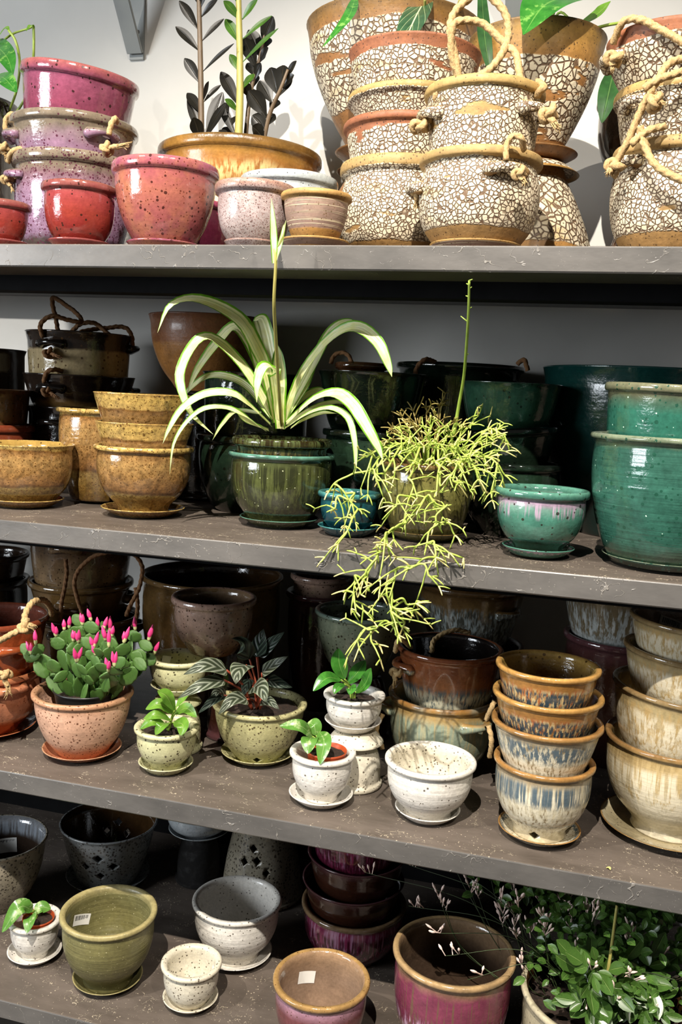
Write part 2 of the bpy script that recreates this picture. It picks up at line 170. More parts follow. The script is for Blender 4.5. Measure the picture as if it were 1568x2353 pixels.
'zz':[[[[-0.7852,0.42,1.7978],[-0.7903,0.42,1.9044],[-0.8005,0.42,2.0894]],[[[[-0.8,0.42,2.0121],[-0.8159,0.41,2.0375],[-0.8315,0.4,2.0579]],0.014],[[[-0.7961,0.42,1.9718],[-0.8242,0.425,2.0],[-0.8524,0.43,2.0236]],0.014],[[[-0.7934,0.42,1.9126],[-0.808,0.415,1.9367],[-0.8224,0.41,1.9558]],0.016],[[[-0.7879,0.42,1.8554],[-0.8086,0.43,1.8804],[-0.8293,0.44,1.9008]],0.015],[[[-0.7942,0.42,2.0334],[-0.7729,0.41,2.0464],[-0.7517,0.4,2.0545]],0.012],[[[-0.7911,0.42,1.9892],[-0.7706,0.425,2.0132],[-0.7501,0.43,2.0323]],0.009],[[[-0.7875,0.42,1.9326],[-0.7531,0.415,1.9579],[-0.7192,0.41,1.9779]],0.007],[[[-0.7839,0.42,1.8757],[-0.7705,0.43,1.897],[-0.7568,0.44,1.9136]],0.008],[[[-0.784,0.42,1.8797],[-0.7746,0.41,1.8961],[-0.765,0.4,1.9074]],0.008],[[[-0.7754,0.42,1.8099],[-0.7619,0.425,1.8556],[-0.7483,0.43,1.8962]],0.022],[[[-0.7799,0.42,1.8059],[-0.7557,0.415,1.8407],[-0.7317,0.41,1.8699]],0.014],[[[-0.7816,0.42,1.8019],[-0.8044,0.43,1.8502],[-0.8272,0.44,1.8941]],0.016],[[[-0.7872,0.42,1.802],[-0.7913,0.41,1.8244],[-0.7951,0.4,1.8416]],0.02],[[[-0.7996,0.42,2.0576],[-0.8104,0.425,2.0826],[-0.8211,0.43,2.1029]],0.014],[[[-0.7966,0.42,2.0495],[-0.7882,0.415,2.0731],[-0.7797,0.41,2.0917]],0.014]]],[[[-0.7128,0.43,1.7987],[-0.7121,0.43,1.9045],[-0.7222,0.43,2.0884]],[[[[-0.7183,0.43,2.0289],[-0.731,0.42,2.0451],[-0.7434,0.41,2.0564]],0.013],[[[-0.7168,0.43,1.9866],[-0.7343,0.435,2.0134],[-0.7517,0.44,2.0355]],0.015],[[[-0.7149,0.43,1.9328],[-0.7235,0.425,1.95],[-0.7318,0.42,1.9622]],0.012],[[[-0.7155,0.43,1.8723],[-0.7387,0.44,1.9092],[-0.762,0.45,1.9416]],0.019],[[[-0.7159,0.43,1.8593],[-0.7254,0.42,1.8704],[-0.7347,0.41,1.8765]],0.01],[[[-0.718,0.43,1.8136],[-0.7336,0.435,1.8491],[-0.7492,0.44,1.8798]],0.022],[[[-0.7285,0.43,1.7991],[-0.7393,0.425,1.8128],[-0.7499,0.42,1.8215]],0.014],[[[-0.7229,0.43,1.799],[-0.7384,0.44,1.8198],[-0.7538,0.45,1.8358]],0.018],[[[-0.712,0.43,2.0286],[-0.693,0.42,2.0436],[-0.6741,0.41,2.0537]],0.012],[[[-0.7098,0.43,1.9927],[-0.6825,0.435,2.0169],[-0.6553,0.44,2.0363]],0.008],[[[-0.7083,0.43,1.9502],[-0.6707,0.425,1.9801],[-0.6336,0.42,2.0046]],0.007],[[[-0.7083,0.43,1.9003],[-0.6997,0.44,1.9198],[-0.691,0.45,1.9345]],0.01],[[[-0.7193,0.43,2.0567],[-0.7249,0.42,2.075],[-0.7302,0.41,2.0884]],0.014]]],[[[-0.7171,0.47,1.8095],[-0.7105,0.48,1.904],[-0.6921,0.48,1.9774],[-0.6814,0.48,2.034]],[[[[-0.7005,0.48,1.9573],[-0.7106,0.47,1.985],[-0.7204,0.46,2.0075]],0.022],[[[-0.6901,0.48,1.9757],[-0.7061,0.485,2.0069],[-0.722,0.49,2.0334]],0.022],[[[-0.6875,0.48,2.0034],[-0.6757,0.475,2.0277],[-0.6638,0.47,2.0469]],0.024],[[[-0.687,0.48,1.9894],[-0.6831,0.49,2.0064],[-0.6789,0.5,2.0184]],0.014],[[[-0.6917,0.48,1.9676],[-0.6797,0.47,1.979],[-0.6676,0.46,1.9854]],0.014],[[[-0.7027,0.48,1.9409],[-0.7131,0.485,1.9579],[-0.7234,0.49,1.97]],0.014],[[[-0.7015,0.48,1.9351],[-0.6937,0.475,1.9508],[-0.6859,0.47,1.9614]],0.014],[[[-0.7082,0.48,1.9163],[-0.7063,0.49,1.9356],[-0.7041,0.5,1.9501]],0.014],[[[-0.7113,0.48,1.8998],[-0.7144,0.47,1.9138],[-0.7173,0.46,1.9226]],0.016],[[[-0.7146,0.48,1.8875],[-0.7102,0.485,1.9059],[-0.7057,0.49,1.9194]],0.016]]],[[[-0.6702,0.44,1.8004],[-0.6503,0.43,1.8458],[-0.6246,0.42,1.8939],[-0.6112,0.42,1.9289]],[[[[-0.6557,0.43,1.8476],[-0.6709,0.42,1.8717],[-0.6856,0.41,1.8907]],0.026],[[[-0.6451,0.43,1.8738],[-0.6605,0.435,1.8985],[-0.6757,0.44,1.9184]],0.024],[[[-0.6351,0.43,1.8895],[-0.641,0.425,1.9145],[-0.6466,0.42,1.9344]],0.026],[[[-0.6284,0.43,1.8996],[-0.6298,0.44,1.9261],[-0.6311,0.45,1.948]],0.022],[[[-0.6176,0.43,1.9167],[-0.6043,0.42,1.931],[-0.5909,0.41,1.9403]],0.01],[[[-0.6322,0.43,1.8838],[-0.6205,0.435,1.9033],[-0.6087,0.44,1.9181]],0.012],[[[-0.6565,0.43,1.8218],[-0.6687,0.425,1.8373],[-0.6807,0.42,1.8479]],0.024],[[[-0.6472,0.43,1.8578],[-0.6433,0.44,1.8732],[-0.6392,0.45,1.8838]],0.016],[[[-0.6604,0.43,1.8072],[-0.6684,0.42,1.8185],[-0.676,0.41,1.8247]],0.02],[[[-0.655,0.43,1.8298],[-0.6484,0.435,1.8448],[-0.6417,0.44,1.855]],0.016],[[[-0.624,0.43,1.9011],[-0.6113,0.425,1.9124],[-0.5985,0.42,1.9189]],0.014]]]],
'pothos_c':[[[[-0.3469,0.42,2.0463],[-0.3495,0.33,1.9728],[-0.3539,0.24,1.8813]],0.05],[[[-0.4668,0.36,2.0279],[-0.4564,0.28,1.9596],[-0.4899,0.25,1.9025]],0.022],[[[-0.2407,0.36,2.0122],[-0.2251,0.32,1.9271],[-0.2072,0.3,1.8567]],0.024],[[[-0.5017,0.4,2.054],[-0.5074,0.38,2.0312],[-0.5081,0.37,2.0183]],0.01]],
'pothos_c_st':[[[-0.4164,0.4,2.0373],[-0.4106,0.42,2.0301],[-0.4102,0.48,2.0189]],[[-0.3407,0.36,2.0163],[-0.3472,0.4,1.9924],[-0.3563,0.45,1.9663]],[[-0.2851,0.4,2.0291],[-0.3031,0.44,1.9978],[-0.3324,0.48,1.9759]]],
'pothos_d':[[[[-0.0749,0.36,2.0065],[-0.1248,0.28,1.9603],[-0.1536,0.24,1.9005]],0.095],[[[-0.0787,0.38,1.9612],[-0.0472,0.36,1.9705],[-0.0249,0.35,1.987]],0.035]],
'pothos_d_st':[[[-0.0447,0.38,1.9579],[-0.0251,0.38,1.9617],[-0.0041,0.39,1.9678]],[[-0.0503,0.41,1.9653],[-0.0617,0.39,1.9725],[-0.0752,0.38,1.9624]]],
'pothos_r':[[[[-0.0104,0.38,1.896],[-0.0158,0.34,1.8413],[-0.0227,0.32,1.7859]],0.034]],
'pothos_l':[[[[-1.2229,0.36,1.9895],[-1.1446,0.3,1.9357],[-1.1159,0.28,1.8919]],0.045],[[[-1.1959,0.33,1.9119],[-1.1207,0.26,1.8815],[-1.0802,0.24,1.8486]],0.034],[[[-1.2054,0.35,1.9849],[-1.1762,0.34,2.0041],[-1.1592,0.33,1.9954]],0.012],[[[-1.1182,0.35,2.0088],[-1.1193,0.34,2.0066],[-1.1221,0.33,1.9918]],0.01]],
'pothos_l_st':[[[-1.1612,0.33,1.9955],[-1.1455,0.33,1.9745],[-1.1435,0.34,1.9415],[-1.1624,0.36,1.8997],[-1.1967,0.38,1.8567]],[[-1.1192,0.35,2.0088],[-1.1181,0.35,1.9764],[-1.1276,0.36,1.9395],[-1.1492,0.37,1.8857],[-1.1865,0.38,1.8479]]],
'rope_crB1':[[[-0.2505,0.06,1.7445],[-0.2507,0.05,1.7552],[-0.2241,0.05,1.7702],[-0.1889,0.06,1.7827],[-0.1671,0.07,1.8087],[-0.1592,0.08,1.8413],[-0.1662,0.08,1.8711],[-0.1896,0.08,1.8959]],[[-0.1352,0.06,1.7687],[-0.1443,0.07,1.8076],[-0.1633,0.08,1.8297],[-0.1963,0.08,1.8581],[-0.2265,0.07,1.8601],[-0.2384,0.07,1.8507],[-0.2392,0.08,1.8186],[-0.2301,0.09,1.7944],[-0.216,0.1,1.7838]],[[-0.2255,0.09,1.7821],[-0.2372,0.08,1.8275],[-0.2433,0.075,1.8558],[-0.2355,0.08,1.8799],[-0.2145,0.08,1.8963]],[[-0.111,0.07,1.7522],[-0.1049,0.06,1.7587],[-0.1029,0.07,1.7648],[-0.1135,0.09,1.7788]],[[-0.2773,0.07,1.7339],[-0.2638,0.06,1.7226],[-0.2578,0.07,1.7333]]],
'tas_crB1':[[-0.2755,0.06,1.7139],[-0.0922,0.06,1.725],[-0.2735,0.06,1.7016],[-0.0761,0.05,1.6995]],
'rope_crB0':[[[-0.1425,0.01,1.6511],[-0.1431,0.012,1.6735],[-0.1349,0.012,1.6836],[-0.1228,0.012,1.6799],[-0.1204,0.03,1.669]]],
'tas_crB0':[[-0.1213,0.0,1.631],[-0.2766,0.08,1.6262],[-0.111,-0.005,1.6143],[-0.2787,0.075,1.6]],
'rope_crF':[[[-0.0141,0.1,1.8294],[-0.0022,0.08,1.8489],[0.0193,0.07,1.8478],[0.0484,0.06,1.8295],[0.0946,0.05,1.7975]],[[-0.0029,0.08,1.6469],[0.0182,0.06,1.6882],[0.0317,0.05,1.7249],[0.0456,0.04,1.7521],[0.063,0.05,1.7824],[0.0965,0.07,1.799]],[[0.0309,0.05,1.7022],[0.0371,0.05,1.6821],[0.0514,0.04,1.6536],[0.0752,0.035,1.6339],[0.109,0.03,1.6194]],[[0.0214,0.05,1.6797],[0.0427,0.05,1.6962],[0.0652,0.06,1.7041]],[[0.031,0.04,1.7471],[0.053,0.035,1.7584],[0.079,0.04,1.7673]]],
'tas_crF':[[0.0023,0.07,1.6533],[0.0476,0.04,1.7297],[-0.0099,0.08,1.8019],[-0.0085,0.06,1.6394],[0.0615,0.035,1.7249],[-0.0107,0.075,1.7829]],
'rope_pk1':[[[-0.8238,0.13,1.7355],[-0.8192,0.13,1.7529],[-0.8185,0.14,1.7649],[-0.8264,0.16,1.7653]],[[-1.0758,0.2,1.769],[-1.074,0.2,1.788],[-1.0612,0.2,1.7975],[-1.0527,0.21,1.7971]]],
'tas_pk1':[[-0.8275,0.13,1.713],[-1.0795,0.2,1.7386],[-0.7813,0.12,1.7163],[-1.073,0.2,1.7192]],
'rope_pk0':[[[-1.0703,0.2,1.7138],[-1.0567,0.19,1.7263],[-1.0413,0.19,1.7328],[-1.0301,0.2,1.7329]]],
'tas_pk0':[[-1.0631,0.19,1.6821],[-1.0503,0.19,1.6574]],
'rope_drk2':[[[-1.1016,0.36,1.4073],[-1.0992,0.35,1.4329],[-1.0816,0.36,1.45],[-1.0569,0.38,1.4454],[-1.0378,0.4,1.4432],[-1.0522,0.41,1.4598],[-1.1085,0.42,1.4911],[-1.1189,0.42,1.4882],[-1.1167,0.43,1.453],[-1.1165,0.44,1.4218]],[[-1.0714,0.42,1.4243],[-1.0479,0.42,1.442],[-1.021,0.43,1.4418],[-0.9937,0.44,1.4208]],[[-1.063,0.44,1.4261],[-1.0293,0.48,1.4376],[-0.9935,0.5,1.442],[-0.9743,0.5,1.424],[-0.9737,0.5,1.3952]]],
'tas_drk2':[[-1.0806,0.35,1.3747],[-1.0459,0.34,1.3667]],
'rope_drk1':[[[-1.0924,0.35,1.316],[-1.0778,0.34,1.3366],[-1.0662,0.35,1.3427],[-1.0628,0.37,1.3401]]],
'tas_drk1':[[-1.0808,0.345,1.2969],[-1.0502,0.34,1.285]],
'rope_brs2':[[[-0.9922,0.28,0.9666],[-0.9855,0.27,0.9291],[-0.9876,0.26,0.8909],[-0.9922,0.26,0.846]],[[-0.9354,0.25,0.8662],[-0.9473,0.24,0.9212],[-0.94,0.24,0.9565],[-0.9025,0.24,0.9885],[-0.8614,0.25,0.9984],[-0.8367,0.27,0.9925],[-0.8236,0.28,0.9653],[-0.8294,0.28,0.9256],[-0.8476,0.28,0.8886],[-0.8567,0.28,0.8656]],[[-0.8396,0.285,0.9235],[-0.8322,0.28,0.8815],[-0.841,0.28,0.8453]]],
'rope_trc1':[[[-0.9893,0.04,0.8523],[-0.9424,0.03,0.8793],[-0.9259,0.04,0.8912],[-0.9346,0.06,0.909],[-0.9359,0.08,0.9251],[-0.9422,0.12,0.9224],[-0.95,0.16,0.9015],[-0.9657,0.19,0.8763]]],
'tas_trc1':[[-0.919,0.04,0.8936],[-0.895,0.03,0.8987]],
'tas_trc0':[[-0.9645,0.045,0.8],[-0.952,0.04,0.7634]],
'rope_hnd1':[[[-0.2999,0.22,0.8767],[-0.2944,0.21,0.898],[-0.2873,0.22,0.9003],[-0.2754,0.24,0.8823]],[[-0.2431,0.27,0.8688],[-0.243,0.3,0.8869],[-0.2123,0.33,0.8995],[-0.1863,0.35,0.8919]]],
'tas_hnd1':[[-0.2928,0.21,0.8434],[-0.2947,0.2,0.8187]],
'rope_hnd0':[[[-0.1315,0.2,0.7832],[-0.1235,0.19,0.8107],[-0.1206,0.2,0.8177]],[[-0.1279,0.2,0.7737],[-0.1196,0.19,0.7539],[-0.1212,0.2,0.719]],[[-0.3197,0.24,0.7543],[-0.3278,0.23,0.724],[-0.3161,0.24,0.6894]]],
'rope_dgm2':[[[-0.4679,0.31,1.3747],[-0.4619,0.31,1.389],[-0.4482,0.31,1.395],[-0.434,0.31,1.39],[-0.4256,0.31,1.3692]]],
'rope_blk':[[[-0.3244,0.38,1.3623],[-0.3182,0.38,1.3818],[-0.3058,0.39,1.3923],[-0.2943,0.42,1.3893]],[[-0.1416,0.44,1.3927],[-0.1293,0.43,1.3991],[-0.1208,0.43,1.3802]]]}

# ------------------------------------------------------------------ helpers
DESAT, DARK = 0.0, 1.0
def lin(h):
    h = h.lstrip('#'); c = [int(h[i:i + 2], 16) / 255 for i in (0, 2, 4)]
    y = .3 * c[0] + .59 * c[1] + .11 * c[2]; c = [(v + (y - v) * DESAT) * DARK for v in c]
    return tuple((v / 12.92 if v <= 0.04045 else ((v + 0.055) / 1.055) ** 2.4) for v in c) + (1,)

def tag(o, label, cat, group=None, kind=None):
    o['label'] = label
    if cat: o['category'] = cat
    if group: o['group'] = group
    if kind: o['kind'] = kind
    return o

def mk(name, verts, faces, mats, mi=None, smooth=True, uv=None):
    me = bpy.data.meshes.new(name)
    me.from_pydata([tuple(v) for v in verts], [], faces)
    for m in (mats if isinstance(mats, (list, tuple)) else [mats]): me.materials.append(m)
    if mi: me.polygons.foreach_set('material_index', mi)
    if smooth: me.polygons.foreach_set('use_smooth', [True] * len(faces))
    if uv:
        ul = me.uv_layers.new(name='UVMap')
        for lp in me.loops: ul.data[lp.index].uv = uv[lp.vertex_index]
    me.update(); return me

def ob(name, me, parent=None, loc=(0, 0, 0)):
    o = bpy.data.objects.new(name, me); COL.objects.link(o); o.location = loc
    if parent: o.parent = parent
    return o

def empty(name, loc):
    o = bpy.data.objects.new(name, None); COL.objects.link(o); o.location = loc; o.empty_display_size = 0.05
    return o

def catmull(pts, n):
    P = [Vector(p) for p in pts]
    if len(P) == 2: return [P[0].lerp(P[1], i / n) for i in range(n + 1)]
    P = [P[0] * 2 - P[1]] + P + [P[-1] * 2 - P[-2]]
    segs = len(P) - 3; out = []
    for i in range(n + 1):
        t = i / n * segs; k = min(int(t), segs - 1); u = t - k
        a, b, c, d = P[k:k + 4]
        out.append(0.5 * ((2 * b) + (c - a) * u + (2 * a - 5 * b + 4 * c - d) * u * u + (3 * b - a - 3 * c + d) * u ** 3))
    return out

# ------------------------------------------------------------------ materials
class NT:
    def __init__(s, name):
        s.m = bpy.data.materials.new(name); s.m.use_nodes = True
        s.t = s.m.node_tree; s.n = s.t.nodes; s.b = s.n['Principled BSDF']
    def add(s, ty, **kw):
        nd = s.n.new(ty)
        for k, v in kw.items():
            if isinstance(k, str) and hasattr(nd, k): setattr(nd, k, v)
        return nd
    def link(s, a, b): s.t.links.new(a, b)
    def val(s, sock, v):
        if isinstance(v, bpy.types.NodeSocket): s.link(v, sock)
        else: sock.default_value = v
    def math(s, op, a, b=0.0, c=None, clamp=False):
        nd = s.n.new('ShaderNodeMath'); nd.operation = op; nd.use_clamp = clamp
        s.val(nd.inputs[0], a); s.val(nd.inputs[1], b)
        if c is not None: s.val(nd.inputs[2], c)
        return nd.outputs[0]
    def mix(s, fac, a, b, mode='MIX'):
        nd = s.n.new('ShaderNodeMix'); nd.data_type = 'RGBA'; nd.blend_type = mode
        s.val(nd.inputs[0], fac); s.val(nd.inputs[6], a); s.val(nd.inputs[7], b)
        return nd.outputs[2]
    def noise(s, vec, scale, detail=3, rough=0.55):
        nd = s.n.new('ShaderNodeTexNoise'); s.link(vec, nd.inputs['Vector'])
        nd.inputs['Scale'].default_value = scale; nd.inputs['Detail'].default_value = detail; nd.inputs['Roughness'].default_value = rough
        return nd.outputs['Fac']
    def mapr(s, v, a, b, c=0.0, d=1.0, smooth=True):
        nd = s.n.new('ShaderNodeMapRange'); nd.interpolation_type = 'SMOOTHSTEP' if smooth else 'LINEAR'
        s.val(nd.inputs[0], v); nd.inputs[1].default_value = a; nd.inputs[2].default_value = b; nd.inputs[3].default_value = c; nd.inputs[4].default_value = d
        return nd.outputs[0]
    def scalev(s, vec, sc):
        nd = s.n.new('ShaderNodeVectorMath'); nd.operation = 'MULTIPLY'; s.link(vec, nd.inputs[0]); nd.inputs[1].default_value = sc
        return nd.outputs[0]
    def ramp(s, fac, stops):
        nd = s.n.new('ShaderNodeValToRGB'); s.link(fac, nd.inputs[0]); e = nd.color_ramp.elements
        stops = sorted(stops)
        e[0].position, e[0].color = stops[0][0], lin(stops[0][1])
        if len(stops) == 1: stops = stops + stops
        e[1].position, e[1].color = stops[-1][0], lin(stops[-1][1])
        for p, c in stops[1:-1]:
            k = e.new(p); k.color = lin(c)
        return nd.outputs[0]
    def coords(s):
        tc = s.n.new('ShaderNodeTexCoord'); oi = s.n.new('ShaderNodeObjectInfo')
        va = s.n.new('ShaderNodeVectorMath'); va.operation = 'ADD'
        rs = s.math('MULTIPLY', oi.outputs['Random'], 13.0)
        cx = s.n.new('ShaderNodeCombineXYZ'); s.link(rs, cx.inputs[0]); s.link(rs, cx.inputs[1])
        s.link(tc.outputs['Object'], va.inputs[0]); s.link(cx.outputs[0], va.inputs[1])
        sp = s.n.new('ShaderNodeSeparateXYZ'); s.link(tc.outputs['Generated'], sp.inputs[0])
        so = s.n.new('ShaderNodeSeparateXYZ'); s.link(tc.outputs['Object'], so.inputs[0])
        return va.outputs[0], sp.outputs[2], so.outputs[2], tc
    def bump(s, h, dist=0.001, strength=1.0, prev=None):
        nd = s.n.new('ShaderNodeBump'); nd.inputs['Distance'].default_value = dist; nd.inputs['Strength'].default_value = strength
        s.link(h, nd.inputs['Height'])
        if prev: s.link(prev, nd.inputs['Normal'])
        return nd.outputs[0]

def glaze(name, bands, wob=0.06, wsc=28, speck=None, mott=0.25, msc=35, mcol=None, rough=0.12, coat=0.45, drip=None, crack=None, rings=0.25, lines=None):
    """bands: glaze colour by height (0 foot, 1 rim); speck: (colour, density, scale, radius); drip: list of (colour, amount, hlo, hhi); crack: (cell, line, lo, hi, scale)"""
    t = NT(name); v, h, oz, tc = t.coords()
    wn = t.math('MULTIPLY', t.math('SUBTRACT', t.noise(v, wsc, 2), 0.5), wob * 2)
    hh = t.math('ADD', h, wn)
    col = t.ramp(hh, bands)
    # mottling of the glaze
    mn = t.noise(v, msc, 4, 0.65)
    if mcol: col = t.mix(t.mapr(mn, 0.42, 0.68, 0, mott), col, lin(mcol))
    else:
        g = t.mapr(mn, 0.3, 0.7, 1 - mott, 1 + mott * 0.6, False)
        cg = t.n.new('ShaderNodeCombineXYZ')
        for i in range(3): t.link(g, cg.inputs[i])
        col = t.mix(1.0, col, cg.outputs[0], 'MULTIPLY')
    fine = t.noise(v, 190, 3, .6)
    gf = t.mapr(fine, .3, .7, .86, 1.10, False)
    c2 = t.n.new('ShaderNodeCombineXYZ')
    for i in range(3): t.link(gf, c2.inputs[i])
    col = t.mix(1.0, col, c2.outputs[0], 'MULTIPLY')
    if drip:
        for i, (dc, amt, lo, hi) in enumerate(drip):
            sv = t.scalev(v, (190 + 45 * i, 190 + 45 * i, 6))
            dn = t.noise(sv, 1.0, 3, 0.6)
            band = t.math('MULTIPLY', t.mapr(hh, lo, lo + 0.12), t.mapr(hh, hi - 0.1, hi, 1, 0))
            f = t.math('MULTIPLY', t.mapr(dn, 0.5 - 0.25 * amt, 0.62 - 0.15 * amt), band, clamp=True)
            col = t.mix(f, col, lin(dc))
    bh = None
    if lines:
        lv = t.scalev(v, (6, 6, 800))
        lc = t.noise(lv, 1.0, 2)
        f = t.math('MULTIPLY', t.mapr(lc, 0.56, 0.64), t.math('MULTIPLY', t.mapr(hh, lines[1], lines[1] + .04), t.mapr(hh, lines[2] - .04, lines[2], 1, 0)))
        col = t.mix(f, col, lin(lines[0])); bh = f
    cr_b = None
    if crack:
        cell, line, lo, hi, sc = crack
        nv = t.n.new('ShaderNodeTexNoise'); t.link(v, nv.inputs['Vector']); nv.inputs['Scale'].default_value = 30
        dv = t.n.new('ShaderNodeVectorMath'); dv.operation = 'SCALE'; t.link(nv.outputs['Color'], dv.inputs[0]); dv.inputs['Scale'].default_value = 0.006
        av = t.n.new('ShaderNodeVectorMath'); av.operation = 'ADD'; t.link(v, av.inputs[0]); t.link(dv.outputs[0], av.inputs[1])
        vo = t.n.new('ShaderNodeTexVoronoi'); vo.feature = 'DISTANCE_TO_EDGE'; t.link(av.outputs[0], vo.inputs['Vector'])
        vo.inputs['Scale'].default_value = sc * .85
        e = t.mapr(vo.outputs['Distance'], 0.03, 0.14)
        zone = t.math('MULTIPLY', t.mapr(hh, lo, lo + 0.015), t.mapr(hh, hi - 0.015, hi, 1, 0))
        # ochre streaks where the slip is thin
        st = t.noise(t.scalev(v, (9, 9, 30)), 1.0, 3)
        cellc = t.mix(t.mapr(st, 0.56, 0.72, 0, 0.7), lin(cell), lin('#c8a860'))
        cc = t.mix(e, lin(line), cellc)
        bare = t.mapr(st, 0.35, 0.39)
        zone2 = t.math('MULTIPLY', zone, bare)
        col = t.mix(zone2, col, cc); cr_b = t.math('MULTIPLY', e, zone2)
    if speck:
        for sp in (speck if isinstance(speck, list) else [speck]):
            vo = t.n.new('ShaderNodeTexVoronoi'); t.link(v, vo.inputs['Vector']); vo.inputs['Scale'].default_value = sp[2] * .62
            sx = t.n.new('ShaderNodeSeparateColor'); t.link(vo.outputs['Color'], sx.inputs[0])
            r = t.math('MULTIPLY_ADD', sx.outputs[1], sp[3] * .8, sp[3] * .25)
            f = t.math('MULTIPLY', t.math('LESS_THAN', sx.outputs[0], sp[1]), t.math('LESS_THAN', vo.outputs['Distance'], r))
            col = t.mix(t.math('MULTIPLY', f, 0.88), col, lin(sp[0]))
    t.link(col, t.b.inputs['Base Color'])
    rn = t.mapr(t.noise(v, 60, 3), 0.3, 0.7, rough * 0.8, rough * 1.35, False)
    t.link(rn, t.b.inputs['Roughness'])
    t.b.inputs['Coat Weight'].default_value = coat; t.b.inputs['Coat Roughness'].default_value = 0.03
    # throwing rings and uneven glaze
    wv = t.math('MULTIPLY', t.noise(t.scalev(v, (5, 5, 150)), 1.0, 2), 2.0)
    hs = t.math('ADD', t.math('MULTIPLY', wv, rings * .7), t.math('MULTIPLY', t.noise(v, 90, 3), 0.9))
    nrm = t.bump(hs, 0.0009)
    if cr_b is not None: nrm = t.bump(cr_b, 0.0016, 1.0, nrm)
    if bh is not None: nrm = t.bump(bh, 0.0006, 1.0, nrm)
    t.link(nrm, t.b.inputs['Normal'])
    return t.m

def plain(name, c1, c2=None, sc=40, rough=0.5, bumpd=0.0, coat=0.0, metal=0.0, stretch=None):
    t = NT(name); v, h, oz, tc = t.coords()
    vv = t.scalev(v, stretch) if stretch else v
    n = t.noise(vv, sc, 4, 0.6)
    t.link(t.ramp(t.mapr(n, 0.3, 0.7, 0, 1, False), [(0, c1), (1, c2 or c1)]), t.b.inputs['Base Color'])
    t.b.inputs['Roughness'].default_value = rough; t.b.inputs['Coat Weight'].default_value = coat; t.b.inputs['Metallic'].default_value = metal
    if bumpd: t.link(t.bump(n, bumpd), t.b.inputs['Normal'])
    return t.m

def leafm(name, base, vein=None, edge=None, kind='plain', rough=0.32, trans=0.25):
    t = NT(name); v, h, oz, tc = t.coords()
    uv = t.n.new('ShaderNodeSeparateXYZ'); t.link(tc.outputs['UV'], uv.inputs[0])
    u = uv.outputs[0]; w = uv.outputs[1]
    a = t.math('ABSOLUTE', t.math('SUBTRACT', u, 0.5))
    n = t.noise(v, 60, 3)
    col = t.ramp(t.mapr(n, 0.3, 0.7, 0, 1, False), [(0, base[0]), (1, base[1])])
    hgt = n
    if kind == 'stripe':          # pale middle with green margins and thin green lines
        pale = t.ramp(n, [(0.3, '#f0f0a0'), (0.7, '#faf8cc')])
        wv = t.noise(t.scalev(v, (1, 1, 1)), 25, 1)
        e = t.math('ADD', a, t.math('MULTIPLY', t.math('SUBTRACT', wv, 0.5), 0.2))
        f = t.math('MAXIMUM', t.mapr(e, 0.35, 0.42), t.math('MULTIPLY', t.mapr(t.math('ABSOLUTE', t.math('SUBTRACT', e, 0.2)), 0.012, 0.03, 1, 0), 0.4))
        col = t.mix(f, pale, col)
        hgt = t.math('MULTIPLY', t.math('SINE', t.math('MULTIPLY', u, 30.0)), .25)
    elif kind == 'ripple':        # corrugated silver bands between sunken veins
        ph = t.math('ADD', t.math('MULTIPLY', w, 26.0), t.math('MULTIPLY', a, -22.0))
        s = t.math('MULTIPLY_ADD', t.math('SINE', ph), 0.5, 0.5)
        col = t.mix(t.mapr(s, 0.35, 0.95, 0, 0.75), col, lin(vein))
        col = t.mix(t.mapr(a, 0.43, 0.48, 0, 0.7), col, lin(edge or vein))
        hgt = s
    elif kind == 'veins':
        s = t.math('ABSOLUTE', t.math('SINE', t.math('ADD', t.math('MULTIPLY', w, 16.0), t.math('MULTIPLY', a, -14.0))))
        f = t.math('MAXIMUM', t.mapr(a, 0.012, 0.035, 1, 0), t.mapr(s, 0.03, 0.14, 0.6, 0))
        col = t.mix(f, col, lin(vein)); hgt = s
    elif kind == 'varieg':
        nn = t.noise(t.scalev(v, (1, 1, 1)), 55, 4, 0.6)
        col = t.mix(t.mapr(nn, 0.55, 0.66, 0, .8), col, lin(vein))
        col = t.mix(t.mapr(a, 0.01, 0.03, 0.5, 0), col, lin(vein))
    else:
        col = t.mix(t.mapr(a, 0.01, 0.04, 0.6, 0), col, lin(vein or base[1]))
        hgt = t.mapr(a, 0.0, 0.08)
    t.link(col, t.b.inputs['Base Color'])
    t.b.inputs['Roughness'].default_value = rough
    t.link(t.bump(hgt, 0.0012 if kind == 'ripple' else 0.0006), t.b.inputs['Normal'])
    tr = t.n.new('ShaderNodeBsdfTranslucent'); t.link(col, tr.inputs[0])
    mx = t.n.new('ShaderNodeMixShader'); mx.inputs[0].default_value = trans
    t.link(t.b.outputs[0], mx.inputs[1]); t.link(tr.outputs[0], mx.inputs[2])
    t.link(mx.outputs[0], t.n['Material Output'].inputs['Surface'])
    return t.m

DK = '#2a1a12'
DESAT, DARK = .17, .95
MAT = {}
def defg(k, *a, **kw): MAT[k] = glaze('glaze_' + k, *a, **kw)
